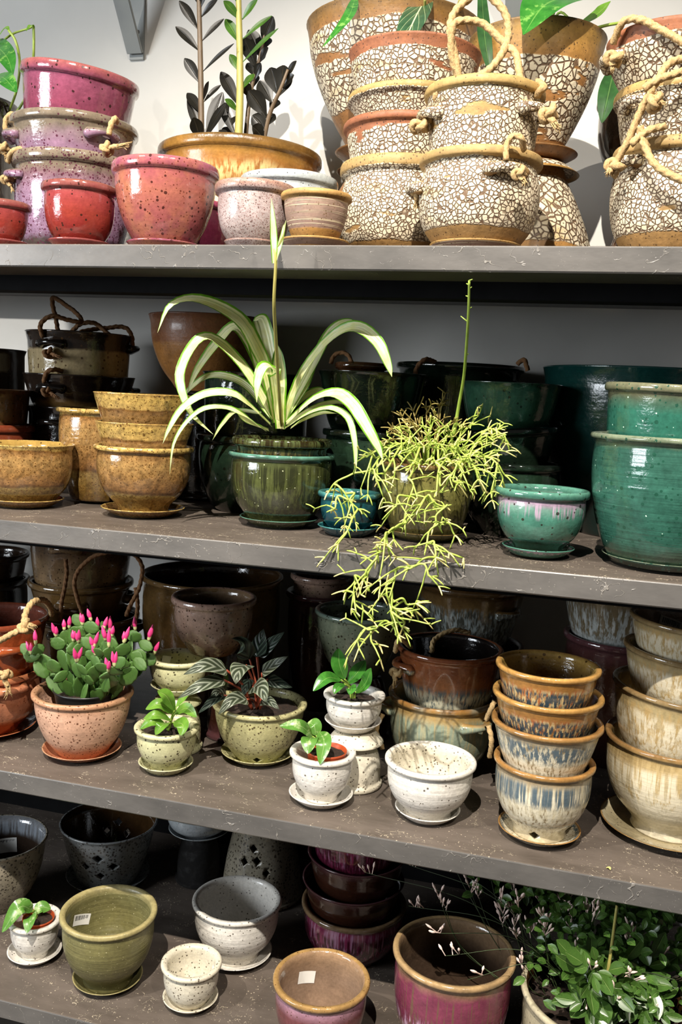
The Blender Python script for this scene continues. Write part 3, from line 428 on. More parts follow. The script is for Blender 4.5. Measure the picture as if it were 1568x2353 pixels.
# top shelf
defg('red', [(0, '#8e1f16'), (.5, '#9c3226'), (.8, '#a03c3c'), (.95, '#94504a'), (1, '#8a4a38')], speck=(DK, .25, 260, .35), mott=.3, mcol='#8a2030')
defg('rose', [(0, '#8e3844'), (.25, '#a04a50'), (.6, '#b0604e'), (.86, '#a44c56'), (.95, '#a04a68'), (1, '#a0506a')], speck=[('#3a1410', .35, 230, .36), ('#6a2a1a', .3, 420, .4)], mott=.5, mcol='#c47848', msc=22)
defg('pink', [(0, '#7c2e4c'), (.5, '#8e3c56'), (.85, '#984866'), (.92, '#a04c58'), (1, '#a85852')], speck=(DK, .25, 200, .36), mott=.25)
defg('mauve', [(0, '#3c332c'), (.2, '#4a3c38'), (.26, '#947090'), (.6, '#987490'), (.78, '#84606a'), (.86, '#7a6a58'), (1, '#8a7a66')], speck=[('#5a1c38', .65, 420, .5), ('#4a1a28', .4, 260, .42)], mott=.3, wob=.05)
defg('mauve_up', [(0, '#a07a94'), (.5, '#9c7490'), (.66, '#947a80'), (.75, '#7e705e'), (1, '#83735f')], speck=(('#5a1c38'), .4, 330, .42), wob=.16, wsc=16)
defg('lilac', [(0, '#a89890'), (.5, '#b8a6a4'), (.86, '#b09c98'), (.93, '#a87e6c'), (1, '#b08a7a')], speck=[('#8a625c', .8, 800, .5), ('#5a3a34', .5, 560, .42)], rough=.3, coat=.15)
defg('lined', [(0, '#b07c34'), (.3, '#b07c34'), (.33, '#8e6e60'), (.82, '#9a7a66'), (.86, '#b8863c'), (1, '#c09048')], lines=('#d8c49c', .3, .85), rough=.55, coat=0, wob=.02, speck=('#6a4a20', .3, 500, .4))
CRK = ('#e6d6b4', '#74563a')
defg('crackle', [(0, '#a8783a'), (1, '#b49050')], crack=CRK + (.2, .9, 185), rough=.6, coat=0, speck=('#5a3a18', .35, 420, .38), wob=.02)
defg('crackle_up', [(0, '#a8783a'), (1, '#b8944e')], crack=CRK + (-.5, .9, 195), rough=.6, coat=0, speck=('#5a3a18', .35, 420, .38), wob=.03)
defg('crackle_rust', [(0, '#9a5c2c'), (1, '#a05a34')], crack=CRK + (-.5, .84, 160), rough=.6, coat=0, speck=('#4a2a18', .4, 420, .4), wob=.04)
defg('crackle_big', [(0, '#96602a'), (.3, '#9c6630'), (.8, '#a06830'), (.93, '#8e6226'), (1, '#7c5a2a')], crack=CRK + (.3, .86, 115), rough=.5, coat=.05, speck=('#4a3014', .35, 420, .38), wob=.05, wsc=14)
defg('crackle_rim', [(0, '#96602a'), (.6, '#b07434'), (.93, '#a87c2e'), (1, '#7c5a2a')], crack=CRK + (.12, .72, 105), rough=.5, coat=.05, speck=('#4a3014', .35, 420, .38), wob=.05, wsc=14)
defg('ochre_bowl', [(0, '#8a5a24'), (.5, '#b8843a'), (.8, '#b06c2c'), (.9, '#a8742a'), (1, '#6a4a1c')], crack=('#e6dcb8', '#6a4a24', .1, .62, 105), rough=.25, coat=.3, wob=.1, wsc=10, drip=[('#d8c078', .45, .62, .85)])
defg('bluegrey', [(0, '#9aa0a4'), (.8, '#b8c0c4'), (1, '#aeb8ba')], speck=(DK, .25, 420, .3), mott=.15)
defg('magenta', [(0, '#8a3458'), (.5, '#962c50'), (1, '#a03c58')], drip=[('#d8b0c8', .35, -.1, .3)], mott=.2)
defg('darkbrown', [(0, '#241a12'), (.6, '#2e2016'), (1, '#3a281a')], mott=.3)
defg('brown_saucer', [(0, '#8a5a2c'), (1, '#96622f')], rough=.45, coat=.05, speck=('#4a3014', .35, 420, .38))
# second shelf
defg('amber', [(0, '#6a4a1c'), (.12, '#8a6626'), (.3, '#98793c'), (.34, '#6a441e'), (.38, '#946430'), (.75, '#a27a40'), (.88, '#9a6c36'), (.91, '#8a5a24'), (.94, '#c8a24c'), (1, '#d0aa58')], speck=[('#5a3a12', .45, 300, .36), ('#6e4418', .6, 600, .48)], wob=.08, wsc=16, msc=110, mott=.55)
defg('amber_up', [(0, '#986c36'), (.4, '#a0763e'), (.62, '#946a36'), (.66, '#7a5020'), (.7, '#c09a4c'), (.9, '#c8a24c'), (1, '#c89a48')], speck=[('#5a3a12', .45, 260, .38), ('#6e4418', .5, 600, .46)], wob=.09, wsc=18, msc=110, mott=.5)
defg('beige_dark', [(0, '#b49c68'), (.70, '#b8a070'), (.74, '#3a281a'), (.86, '#33241a'), (1, '#2a1e16')], speck=('#5a3c1c', .3, 220, .42), wob=.03)
defg('tan_dark', [(0, '#8a6a34'), (.45, '#8a6430'), (.55, '#2c2018'), (1, '#2a1e16')], wob=.14, wsc=14, mott=.3)
defg('black', [(0, '#14100e'), (1, '#1e1814')], mott=.2)
defg('brown', [(0, '#7a4a24'), (.6, '#5e3a1e'), (.9, '#543018'), (1, '#6a4426')], speck=('#2c1a0c', .35, 330, .4), mott=.35)
defg('redbrown', [(0, '#6e2c16'), (1, '#80341c')], mott=.2)
defg('caramel', [(0, '#a86a2a'), (.6, '#b0702e'), (.64, '#9a5a2c'), (.9, '#96562a'), (1, '#7a4020')], rough=.4, coat=.1, wob=.02, speck=('#7a4a1c', .35, 520, .4))
defg('moss', [(0, '#33381c'), (.1, '#3e4420'), (.7, '#525a2a'), (.9, '#48502a'), (.95, '#3a5a4a'), (1, '#5a9a84')], speck=[('#c8d0a0', .22, 260, .22)], drip=[('#2c3018', .4, .05, .9)], rough=.1, coat=.6)
defg('moss_brown', [(0, '#4a3a14'), (.5, '#4e3c14'), (.7, '#5a5424'), (1, '#4a5a30')], drip=[('#2a220c', .4, .1, 1.1)], rough=.1, coat=.6)
defg('bottle', [(0, '#10160c'), (.5, '#16261a'), (.85, '#1c3222'), (1, '#0e1510')], mott=.35, rough=.09, coat=.7, speck=('#0a100a', .2, 200, .4), wob=.1)
defg('bottle_green', [(0, '#26503a'), (.6, '#306048'), (.88, '#2a5842'), (1, '#1c3c2c')], mott=.3, rough=.1, coat=.6, speck=('#10241a', .3, 220, .38))
defg('petrol', [(0, '#0a3440'), (.6, '#0e4a56'), (.9, '#145a62'), (1, '#4a9a94')], mott=.35, rough=.1, coat=.6)
defg('olive_brown', [(0, '#3a3418'), (.3, '#5a5426'), (.7, '#787434'), (.92, '#5a5024'), (1, '#6a4a26')], speck=('#2a2410', .35, 300, .36), rough=.12, coat=.5)
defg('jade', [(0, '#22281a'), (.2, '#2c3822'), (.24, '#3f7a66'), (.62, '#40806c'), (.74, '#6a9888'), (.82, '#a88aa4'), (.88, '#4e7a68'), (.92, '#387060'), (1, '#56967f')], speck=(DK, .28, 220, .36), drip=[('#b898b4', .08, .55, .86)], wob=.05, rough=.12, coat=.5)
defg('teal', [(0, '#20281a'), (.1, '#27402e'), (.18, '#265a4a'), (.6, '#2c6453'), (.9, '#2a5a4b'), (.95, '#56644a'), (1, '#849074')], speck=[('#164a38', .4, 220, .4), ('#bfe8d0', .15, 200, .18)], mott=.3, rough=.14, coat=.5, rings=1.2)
defg('teal_up', [(0, '#226450'), (.66, '#266a56'), (.78, '#44624e'), (.86, '#5e6046'), (1, '#7c7c5c')], speck=[('#164a38', .4, 220, .4), ('#bfe8d0', .15, 200, .18)], mott=.3, rough=.14, coat=.5)
defg('deep_teal', [(0, '#0a2e2a'), (.9, '#0c3a34'), (1, '#0a3c38')], mott=.15, rough=.2)
# third shelf
defg('terracotta', [(0, '#8a2c10'), (.2, '#a8401c'), (.26, '#c87850'), (.85, '#cc7c54'), (1, '#b8683c')], speck=('#8a3a1c', .3, 330, .36), mott=.25, wob=.03)
defg('rust', [(0, '#a84818'), (.5, '#b04c1a'), (.8, '#a0441c'), (1, '#8a3a20')], mott=.35, mcol='#6a2408', msc=60)
defg('salmon', [(0, '#b8602e'), (.12, '#c4703e'), (.25, '#e2aa88'), (.8, '#e2ac8c'), (.95, '#cc9068'), (1, '#c08a62')], speck=('#6a3418', .75, 330, .38), mott=.15, rough=.35, coat=.1)
defg('stone_brown', [(0, '#8a6a42'), (.5, '#8a6c48'), (.8, '#5a4028'), (1, '#3c281a')], speck=('#3a2412', .4, 330, .4), mott=.35)
defg('umber', [(0, '#4a2c16'), (.6, '#6a4a20'), (.93, '#6e5026'), (1, '#7a5a30')], mott=.4, msc=18)
defg('pinkbrown', [(0, '#7a4a28'), (.12, '#8a6048'), (.25, '#a4806c'), (.9, '#a88672'), (1, '#947060')], speck=('#3a2010', .6, 300, .38), rough=.2)
defg('celadon', [(0, '#b8b47c'), (.5, '#cac894'), (.9, '#c8c692'), (1, '#d2cc9c')], speck=('#3a2c12', .62, 300, .4), mott=.12, rough=.28, coat=.2)
defg('khaki', [(0, '#aca868'), (.4, '#c4be82'), (.9, '#b8b276'), (1, '#c4bc82')], speck=('#4a3412', .75, 330, .4), mott=.2, rough=.28, coat=.2)
defg('sage', [(0, '#5e5a40'), (.3, '#747c60'), (.9, '#7c866c'), (1, '#6e8678')], speck=('#2a2214', .55, 250, .4), mott=.15)
defg('white', [(0, '#dcd4c4'), (.5, '#e8e3da'), (1, '#e6e0d4')], speck=('#4a3a28', .42, 300, .3), mott=.06, rough=.3, coat=.2, rings=.7)
defg('eggshell', [(0, '#d8cdb2'), (.5, '#e2dac4'), (1, '#e0d6bc')], speck=('#4a3418', .6, 330, .36), mott=.08, rough=.35, coat=.15)
defg('ash_blue', [(0, '#c8b894'), (.35, '#d8caa4'), (.8, '#cfc4a4'), (.93, '#8a6a3c'), (1, '#b07a38')], drip=[('#8a744c', .1, .1, .9), ('#e4dabc', .4, .05, .8), ('#566872', .42, .52, .9)], wob=.04, rough=.14, coat=.5)
defg('honey_blue', [(0, '#b08a4a'), (.4, '#b07a3a'), (.8, '#a8702e'), (1, '#c08c40')], drip=[('#b0602c', .3, .1, .78), ('#c8b078', .3, -.2, .75), ('#364650', .45, -.2, .72)], wob=.05, rough=.14, coat=.5)
defg('rust_blue', [(0, '#b8b494'), (.35, '#c0bc9c'), (.55, '#a86030'), (.75, '#8e4a22'), (1, '#7a3c1e')], drip=[('#50646c', .42, -.1, .62), ('#d0ccac', .35, -.1, .55)], wob=.05, rough=.14, coat=.5)
defg('sea_cream', [(0, '#6a6a52'), (.3, '#a8a67c'), (.7, '#b4a878'), (.9, '#a8803c'), (1, '#9a6428')], drip=[('#8a9a84', .5, .1, .85)], wob=.06, rough=.14, coat=.5, mcol='#8aa090', mott=.6, msc=14)
defg('cream_tan', [(0, '#d6caac'), (.5, '#d4c6a0'), (.75, '#c0a672'), (.92, '#a88a50'), (1, '#8a6232')], drip=[('#bca068', .2, .4, .95), ('#dccfae', .4, .1, .85)], wob=.05, rough=.14, coat=.4, rings=.6)
defg('cream_up', [(0, '#d2c096'), (.6, '#c8b080'), (.85, '#b09a66'), (1, '#7a5c34')], drip=[('#b8985c', .2, -.1, .9), ('#dccfae', .4, -.1, .8)], wob=.06, rough=.14, coat=.4)
defg('slate_brown', [(0, '#6a6a60'), (.5, '#7c847e'), (.75, '#7a5c30'), (1, '#5a3c1c')], drip=[('#9aa6a4', .4, .0, .8), ('#4a4a40', .35, 0, .8)], wob=.08, rough=.12, coat=.5)
defg('mist', [(0, '#9ca4a0'), (.6, '#a4aaa4'), (.9, '#8a7048'), (1, '#6a4a28')], drip=[('#c4cac6', .45, -.1, .85), ('#7a6a4c', .3, .3, 1.0)], wob=.05, rough=.12, coat=.5)
# bottom shelf
defg('granite', [(0, '#6e6450'), (.5, '#8a826e'), (1, '#a89c84')], speck=[('#2a2014', .8, 300, .5)], mott=.2, rough=.3)
defg('granite_blue', [(0, '#6a6e6c'), (.5, '#8c9292'), (1, '#8c9090')], speck=[('#2a2018', .8, 290, .5)], mott=.2, rough=.3)
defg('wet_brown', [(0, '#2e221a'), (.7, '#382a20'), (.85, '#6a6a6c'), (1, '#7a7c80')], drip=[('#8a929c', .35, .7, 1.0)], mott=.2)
defg('olive', [(0, '#5a5428'), (.5, '#76703e'), (.9, '#7a7442'), (1, '#b0a064')], speck=('#b8b080', .3, 420, .28), mott=.2, rough=.4, coat=.1, rings=1.2)
defg('wine', [(0, '#4a2a24'), (.25, '#6a1c34'), (.5, '#8e2450'), (.85, '#8a2a50'), (.93, '#6a5038'), (1, '#8a6c48')], drip=[('#a87090', .15, .35, .92), ('#4a1424', .45, .1, .8)], mott=.35, rough=.1, coat=.6)
defg('chocolate', [(0, '#34180e'), (.8, '#3c1e12'), (1, '#5a3438')], mott=.25, rough=.1, coat=.6)
defg('mulberry', [(0, '#6a5430'), (.3, '#74483c'), (.5, '#823048'), (.85, '#8c3654'), (.93, '#8a6a48'), (1, '#b89460')], drip=[('#c898b4', .1, .34, .62), ('#74503e', -.1, .2, .9)], mott=.3, wob=.05, rough=.12, coat=.5)
defg('dusk', [(0, '#74323e'), (.7, '#7e4044'), (.86, '#c08aa0'), (.9, '#9a7040'), (1, '#b08648')], mott=.25, wob=.02, speck=('#5a3418', .3, 420, .35))
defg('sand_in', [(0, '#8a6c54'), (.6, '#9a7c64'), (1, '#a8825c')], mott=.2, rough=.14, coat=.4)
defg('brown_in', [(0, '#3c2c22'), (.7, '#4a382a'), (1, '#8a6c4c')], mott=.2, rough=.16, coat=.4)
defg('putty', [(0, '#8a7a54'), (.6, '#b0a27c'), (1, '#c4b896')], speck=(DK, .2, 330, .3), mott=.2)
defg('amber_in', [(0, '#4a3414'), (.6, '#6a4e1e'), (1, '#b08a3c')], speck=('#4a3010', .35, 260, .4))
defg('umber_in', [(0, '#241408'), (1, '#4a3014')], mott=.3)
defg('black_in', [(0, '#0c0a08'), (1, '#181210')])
defg('matte_black', [(0, '#0c0a08'), (1, '#100c0a')], rough=.9, coat=0)
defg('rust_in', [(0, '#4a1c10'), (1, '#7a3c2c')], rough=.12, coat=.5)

DESAT, DARK = 0.0, 1.0
M_WALL = plain('wall_paint', '#d0cec8', '#d8d6d0', 6, .75, .0003)
M_FLOOR = plain('floor_concrete', '#4a443e', '#5a544c', 3, .6, .0005)
def shelf_mat(name, c0, c1, chip, chip_sc, amt, rough, stretch, bd):
    t = NT(name); v, h, oz, tc = t.coords()
    n = t.noise(t.scalev(v, stretch), 6, 5, 0.65)
    col = t.ramp(t.mapr(n, .3, .7, 0, 1, False), [(0, c0), (1, c1)])
    dv = t.n.new('ShaderNodeTexNoise'); t.link(v, dv.inputs['Vector']); dv.inputs['Scale'].default_value = 40
    d2 = t.n.new('ShaderNodeVectorMath'); d2.operation = 'SCALE'; t.link(dv.outputs['Color'], d2.inputs[0]); d2.inputs['Scale'].default_value = .03
    d3 = t.n.new('ShaderNodeVectorMath'); d3.operation = 'ADD'; t.link(v, d3.inputs[0]); t.link(d2.outputs[0], d3.inputs[1])
    # thin scratches and small chips in the paint
    sn = t.noise(d3.outputs[0], chip_sc, 2, .5)
    scr = t.mapr(t.math('ABSOLUTE', t.math('SUBTRACT', sn, .5)), .004, .014, 1, 0)
    sel = t.mapr(t.noise(v, 22, 3, .6), .50, .62)
    vo = t.n.new('ShaderNodeTexVoronoi'); t.link(v, vo.inputs['Vector']); vo.inputs['Scale'].default_value = 260
    sx = t.n.new('ShaderNodeSeparateColor'); t.link(vo.outputs['Color'], sx.inputs[0])
    fl = t.math('MULTIPLY', t.math('LESS_THAN', sx.outputs[0], .26), t.math('LESS_THAN', vo.outputs['Distance'], t.math('MULTIPLY', sx.outputs[1], .34)))
    fl = t.math('MULTIPLY', fl, t.mapr(t.noise(v, 9, 3), .38, .58))
    f = t.math('MAXIMUM', t.math('MULTIPLY', scr, sel), fl)
    col = t.mix(t.math('MULTIPLY', f, amt), col, lin(chip))
    t.link(col, t.b.inputs['Base Color'])
    t.b.inputs['Roughness'].default_value = rough
    b = t.bump(n, bd); b = t.bump(f, .0008, 1, b); t.link(b, t.b.inputs['Normal'])
    return t.m
M_TOP = shelf_mat('shelf_top_worn', '#4e463f', '#6c625a', '#c0b29c', 60, .85, .45, (1, 3, 1), .001)
M_FRONT = shelf_mat('shelf_front_paint', '#4d4b49', '#666360', '#948f88', 30, .55, .36, (1, 1, 2), .0012)
M_BLACK = plain('rail_steel_and_shade_black', '#0c0c0d', '#121213', 30, .85)
M_BLACK.node_tree.nodes['Principled BSDF'].inputs['Specular IOR Level'].default_value = .12
M_STEEL = plain('bracket_grey_paint', '#8c9090', '#989c9a', 14, .4, .0002)
M_SCREW = plain('screw_metal', '#8a7c66', '#9a8c74', 60, .35, 0, 0, 1.0)
M_ROPE = plain('jute_rope', '#987a50', '#c4a878', 320, .9, .001)
M_ROPE_D = plain('dark_jute_rope', '#6a482a', '#8a6440', 220, .9, .001)
M_SOIL = plain('potting_soil', '#1c1410', '#3a2a20', 160, .95, .004)
M_NURS = plain('black_nursery_plastic', '#141414', '#1c1c1c', 20, .35)
M_RNURS = plain('terracotta_plastic', '#a8441e', '#b04a22', 20, .45)
M_PAPER = plain('label_paper', '#e6e4de', '#ecebe6', 40, .6)
M_INK = plain('label_ink', '#151515', '#1c1c1c', 40, .6)
M_STEMG = plain('green_stem', '#7f9a3a', '#9ab04e', 40, .45)
M_STEMD = plain('brown_stem', '#5a4a38', '#6e5c46', 40, .5)
M_STEMR = plain('red_stem', '#8a3c28', '#a05038', 40, .45)
M_STEMY = plain('yellow_green_stem', '#9c9450', '#b0a85e', 40, .45)
M_RHIP = plain('cactus_stem_green', '#9ab648', '#bccc66', 90, .45)
M_RHIPB = plain('cactus_stem_brown', '#7c6c38', '#9a8a4c', 90, .5)
M_RTIP = plain('cactus_tip_cream', '#d8cc7c', '#e0d490', 90, .5)
M_PAD = plain('cactus_pad_green', '#365a26', '#587a3a', 50, .3, .0004, .2)
M_BUD = plain('magenta_bud', '#c82a6c', '#e0488a', 60, .4)
M_BUDB = plain('bud_base_pale', '#b8c080', '#d0cc98', 60, .4)
M_JBUD = plain('jasmine_bud', '#e8c4bc', '#f2e2d4', 90, .45)
L_SPID = leafm('spider_leaf', ('#5c9a1c', '#7cb42e'), kind='stripe', rough=.35, trans=.3)
L_ZZ = leafm('dark_zz_leaf', ('#100f0b', '#1b1912'), vein='#332e24', rough=.3, trans=.05)
L_ZZG = leafm('green_zz_leaf', ('#2f5218', '#466e22'), vein='#7a9a44', rough=.3, trans=.15)
L_PEP = leafm('rippled_leaf', ('#2c3326', '#3a4230'), vein='#8f9684', edge='#7a8468', kind='ripple', rough=.28, trans=.05)
L_PEPD = leafm('rippled_dark_leaf', ('#16201a', '#1f2a22'), vein='#4a5a4c', edge='#3a4a3c', kind='ripple', rough=.35, trans=.05)
L_HOYA = leafm('bright_leaf', ('#5a8c2a', '#7aa640'), vein='#a8c46c', rough=.3, trans=.3)
L_GLOSS = leafm('glossy_leaf', ('#2c6420', '#4a8a34'), vein='#7aaa54', rough=.18, trans=.15)
L_VAR = leafm('variegated_leaf', ('#4f8230', '#689844'), vein='#b4c88c', kind='varieg', rough=.25, trans=.25)
L_POTH = leafm('pothos_leaf', ('#256422', '#3c8030'), vein='#78a852', kind='varieg', rough=.22, trans=.2)
L_VEIN = leafm('veined_leaf', ('#26442a', '#34583a'), vein='#c8d4a0', kind='veins', rough=.3, trans=.1)
L_DGREEN = leafm('dark_green_leaf', ('#1e3a1c', '#2c5228'), vein='#5a7a44', rough=.3, trans=.12)
L_JAS = leafm('jasmine_leaf', ('#2c4a1c', '#567a34'), vein='#86a05c', rough=.3, trans=.2)

# ------------------------------------------------------------------ setting
def box(name, x0, x1, y0, y1, z0, z1, mats, parent=None, bev=0.0, front=None, loc=None):
    c = Vector(loc) if loc else Vector(((x0 + x1) / 2, (y0 + y1) / 2, (z0 + z1) / 2))
    bm = bmesh.new(); bmesh.ops.create_cube(bm, size=1)
    bmesh.ops.scale(bm, vec=(x1 - x0, y1 - y0, z1 - z0), verts=bm.verts)
    bmesh.ops.translate(bm, vec=Vector(((x0 + x1) / 2, (y0 + y1) / 2, (z0 + z1) / 2)) - c, verts=bm.verts)
    if bev: bmesh.ops.bevel(bm, geom=bm.edges[:], offset=bev, segments=2, affect='EDGES')
    me = bpy.data.meshes.new(name)
    bm.normal_update()
    if front is not None:
        for f in bm.faces: f.material_index = 1 if f.normal.z < .5 else 0
    bm.to_mesh(me); bm.free()
    for m in (mats if isinstance(mats, list) else [mats]): me.materials.append(m)
    o = ob(name, me, parent, c - (Vector(parent.location) if parent else Vector()))
    return o

WALL_Y = 0.69
w = box('wall_back', -4.0, 2.4, WALL_Y, WALL_Y + .12, 0, 3.4, M_WALL); tag(w, 'off-white painted wall behind the shelves', None, kind='structure')
fl = box('floor', -4.2, 2.8, -3.6, WALL_Y + .12, -.1, 0, M_FLOOR); tag(fl, 'dark concrete shop floor below the shelves', None, kind='structure')

def shelf_board(z):
    """a board with a deep front lip: L-shaped section run along x"""
    prof = [(0, -.0338), (0, -.0022), (.0008, -.0006), (.0024, 0), (.68, 0), (.68, -.013), (.105, -.013), (.105, -.036), (.002, -.036)]
    n = len(prof); vs = []; fs = []; mi = []
    xs = [-2.1 + 3.2 * i / 8 for i in range(9)]
    for x in xs: vs += [(x + .4, y - .34, dz + z) for y, dz in prof]
    for q in range(8):
        for i in range(n):
            j = (i + 1) % n
            fs.append((q * n + i, q * n + j, (q + 1) * n + j, (q + 1) * n + i)); mi.append(0 if i in (2, 3) else 1)
    fs.append(tuple(range(n - 1, -1, -1))); mi.append(1); fs.append(tuple(8 * n + i for i in range(n))); mi.append(1)
    me = mk('shelf_board', vs, fs, [M_TOP, M_FRONT], mi, smooth=False)
    bm = bmesh.new(); bm.from_mesh(me); bmesh.ops.recalc_face_normals(bm, faces=bm.faces); bm.to_mesh(me); bm.free()
    return ob('shelf_board', me, rack)

SHZ = {1: 1.535, 2: 1.085, 3: .644, 4: .21}
rack = empty('shelving_unit', (-.4, .34, 0)); tag(rack, 'grey-brown painted shelving unit of four worn boards holding the pots', 'shelves')
for k in (1, 2, 3, 4):
    shelf_board(SHZ[k])
    box('support_rail', -2.1, 1.1, .1055, .15, SHZ[k] - .062, SHZ[k] - .0132, M_BLACK, rack, .001)
box('added_shade_backing', -2.1, .251, .665, .679, .04, .628, M_BLACK, rack, .001)  # black sheet added to darken the wall behind the bottom shelf, as deep shade
for x in (-2.02, .60):
    for y in (.03, .64):
        box('rack_post', x - .02, x + .02, y - .02, y + .02, 0, 1.47 if y < .3 else 1.52, M_FRONT, rack, .002)

# wall brackets that carry a shelf above the picture
def bracket(x, label):
    e = empty('shelf_bracket', (x, WALL_Y, 2.06)); tag(e, label, 'bracket')
    box('wall_plate', x - .018, x + .018, WALL_Y - .006, WALL_Y, 2.06, 2.62, M_STEEL, e, .001)
    a = Vector((x, WALL_Y - .012, 2.072)); b = Vector((x, WALL_Y - .40, 2.60)); d = (b - a); L = d.length
    o = box('diagonal_brace', -.019, .019, -.004, .004, 0, L, M_STEEL, None, .001, loc=(0, 0, 0))
    o.parent = e; o.location = a - Vector(e.location); o.rotation_euler = (math.atan2(-d.y, d.z) * 1.0, 0, 0)
    o2 = box('top_arm', x - .018, x + .018, WALL_Y - .42, WALL_Y - .006, 2.60, 2.612, M_STEEL, e, .001)
    vs, fs = [], []
    for s, z in ((0, 2.12), (1, 2.40)):
        n = len(vs)
        for i in range(12):
            an = i / 12 * 2 * math.pi
            vs.append((.005 * math.cos(an), -.009, z - 2.06 + .005 * math.sin(an))); 
        vs.append((0, -.0105, z - 2.06))
        fs += [(n + i, n + (i + 1) % 12, n + 12) for i in range(12)]
        ob('screw', mk('screw', vs[n:], [(i, (i + 1) % 12, 12) for i in range(12)], M_SCREW), e)
    return e
bracket(-1.075, 'grey steel shelf bracket with diagonal brace above the pink bowls')
bracket(-.215, 'grey steel shelf bracket behind the rope loops and leaves')

# ------------------------------------------------------------------ pots
SHAPES = {
 'cup': [(0, .60), (.10, .67), (.3, .86), (.55, .97), (.8, 1.0), (1, .985)],
 'foot': [(0, .56), (.07, .54), (.13, .58), (.33, .82), (.58, .965), (.82, 1.0), (1, .985)],
 'bowl': [(0, .54), (.1, .61), (.3, .78), (.6, .93), (.85, .99), (1, 1.0)],
 'deep': [(0, .70), (.2, .84), (.5, .96), (.8, 1.0), (1, .98)],
 'cyl': [(0, .92), (.1, .97), (.5, 1.0), (1, 1.0)],
 'taper': [(0, .66), (.25, .76), (.6, .90), (1, 1.0)],
 'belly': [(0, .64), (.1, .76), (.28, .94), (.5, 1.03), (.75, 1.04), (.92, .98), (1, .96)],
 'pear': [(0, .45), (.1, .50), (.3, .66), (.6, .86), (.85, .97), (1, 1.0)],
 'flare': [(0, .5), (.15, .62), (.4, .82), (.62, .9), (.75, .9), (.9, .94), (1, 1.0)],
}
def shape_r(sh, u):
    c = sh
    for i in range(len(c) - 1):
        if u <= c[i + 1][0] + 1e-9:
            a, b = c[i], c[i + 1]; t = (u - a[0]) / max(1e-6, b[0] - a[0])
            m0 = ((b[1] - a[1]) / (b[0] - a[0])); 
            s0 = m0 if i == 0 else .5 * (m0 + (a[1] - c[i - 1][1]) / (a[0] - c[i - 1][0]))
            s1 = m0 if i == len(c) - 2 else .5 * (m0 + (c[i + 2][1] - b[1]) / (c[i + 2][0] - b[0]))
            h = b[0] - a[0]
            return (2 * t ** 3 - 3 * t * t + 1) * a[1] + (t ** 3 - 2 * t * t + t) * h * s0 + (-2 * t ** 3 + 3 * t * t) * b[1] + (t ** 3 - t * t) * h * s1
    return c[-1][1]

def lathe(name, prof, mats, seg=56, wob=.004, seed=0, flip=False):
    """prof: (r, z, slot) from the bottom centre, up the outside, over the rim, down the inside to the inner centre."""
    rng = random.Random(seed); ph = rng.random() * 6.28; ph2 = rng.random() * 6.28
    vs, fs, mi = [], [], []
    rows = prof[1:-1]
    vs.append((0, 0, prof[0][1]))
    for r, z, s in rows:
        for i in range(seg):
            a = i / seg * 2 * math.pi
            q = r * (1 + wob * math.sin(2 * a + ph) + wob * .5 * math.sin(3 * a + ph2))
            vs.append((q * math.cos(a), q * math.sin(a), z))
    vs.append((0, 0, prof[-1][1]))
    for i in range(seg):
        fs.append((0, 1 + (i + 1) % seg, 1 + i)); mi.append(rows[0][2])
    for k in range(len(rows) - 1):
        b = 1 + k * seg
        for i in range(seg):
            j = (i + 1) % seg
            fs.append((b + i, b + j, b + seg + j, b + seg + i)); mi.append(rows[k + 1][2])
    b = 1 + (len(rows) - 1) * seg; e = len(vs) - 1
    for i in range(seg):
        fs.append((b + i, b + (i + 1) % seg, e)); mi.append(rows[-1][2])
    return mk(name, vs, fs, mats, mi)

def pot_profile(r, H, shape, ov, lh, t, lip='roll'):
    rn = r - ov
    P = [(0, 0, 0)]
    sh = SHAPES[shape] if isinstance(shape, str) else shape
    Hn = H - lh
    P.append((sh[0][1] * rn * .985, 0, 0))
    n = 20
    for i in range(n + 1):
        u = i / n
        z = .0025 if i == 0 else Hn * u
        P.append((shape_r(sh, u) * rn, z, 0))
    top_r = P[-1][0]
    if lip == 'roll':
        P += [(r - ov * .35, Hn + lh * .06, 1), (r - ov * .05, Hn + lh * .25, 1), (r, Hn + lh * .5, 1), (r - ov * .08, Hn + lh * .78, 1), (r - ov * .35, Hn + lh * .95, 1), (r - ov * .7, H, 1), (r - ov - t * .6, Hn + lh * .9, 1), (rn - t * .95, Hn + lh * .5, 2)]
    elif lip == 'flare':
        P += [(top_r + (r - top_r) * .35, Hn + lh * .4, 1), (r - .0015, Hn + lh * .82, 1), (r, Hn + lh * .94, 1), (r - .002, H, 1), (r - .0045, Hn + lh * .96, 1), (top_r + (r - top_r) * .3 - t * .8, Hn + lh * .35, 2)]
    else:
        P += [(r - ov * .5, Hn + lh * .3, 1), (r, Hn + lh * .6, 1), (r - t * .25, H, 1), (r - t * .75, H - lh * .05, 1), (r - t, Hn + lh * .5, 2)]
    for i in range(n, 0, -2):
        u = i / n; z = Hn * u
        if z < t * 1.6: continue
        P.append((max(.004, shape_r(sh, u) * rn - t), z, 2))
    P.append((max(.003, (shape_r(sh, .08) * rn - t) * .9), t * 1.2, 2))
    P.append((0, t, 2))
    return P

def saucer_profile(rs, hs=.016, t=.004):
    return [(0, 0, 0), (rs * .66, 0, 0), (rs * .70, .0015, 0), (rs * .80, hs * .35, 0), (rs * .95, hs * .8, 0), (rs, hs * .95, 0), (rs - .0012, hs, 1), (rs - .003, hs * .94, 1), (rs * .93 - .002, hs * .7, 0), (rs * .78, hs * .35, 0), (rs * .66, hs * .28, 0), (0, hs * .26, 0)]

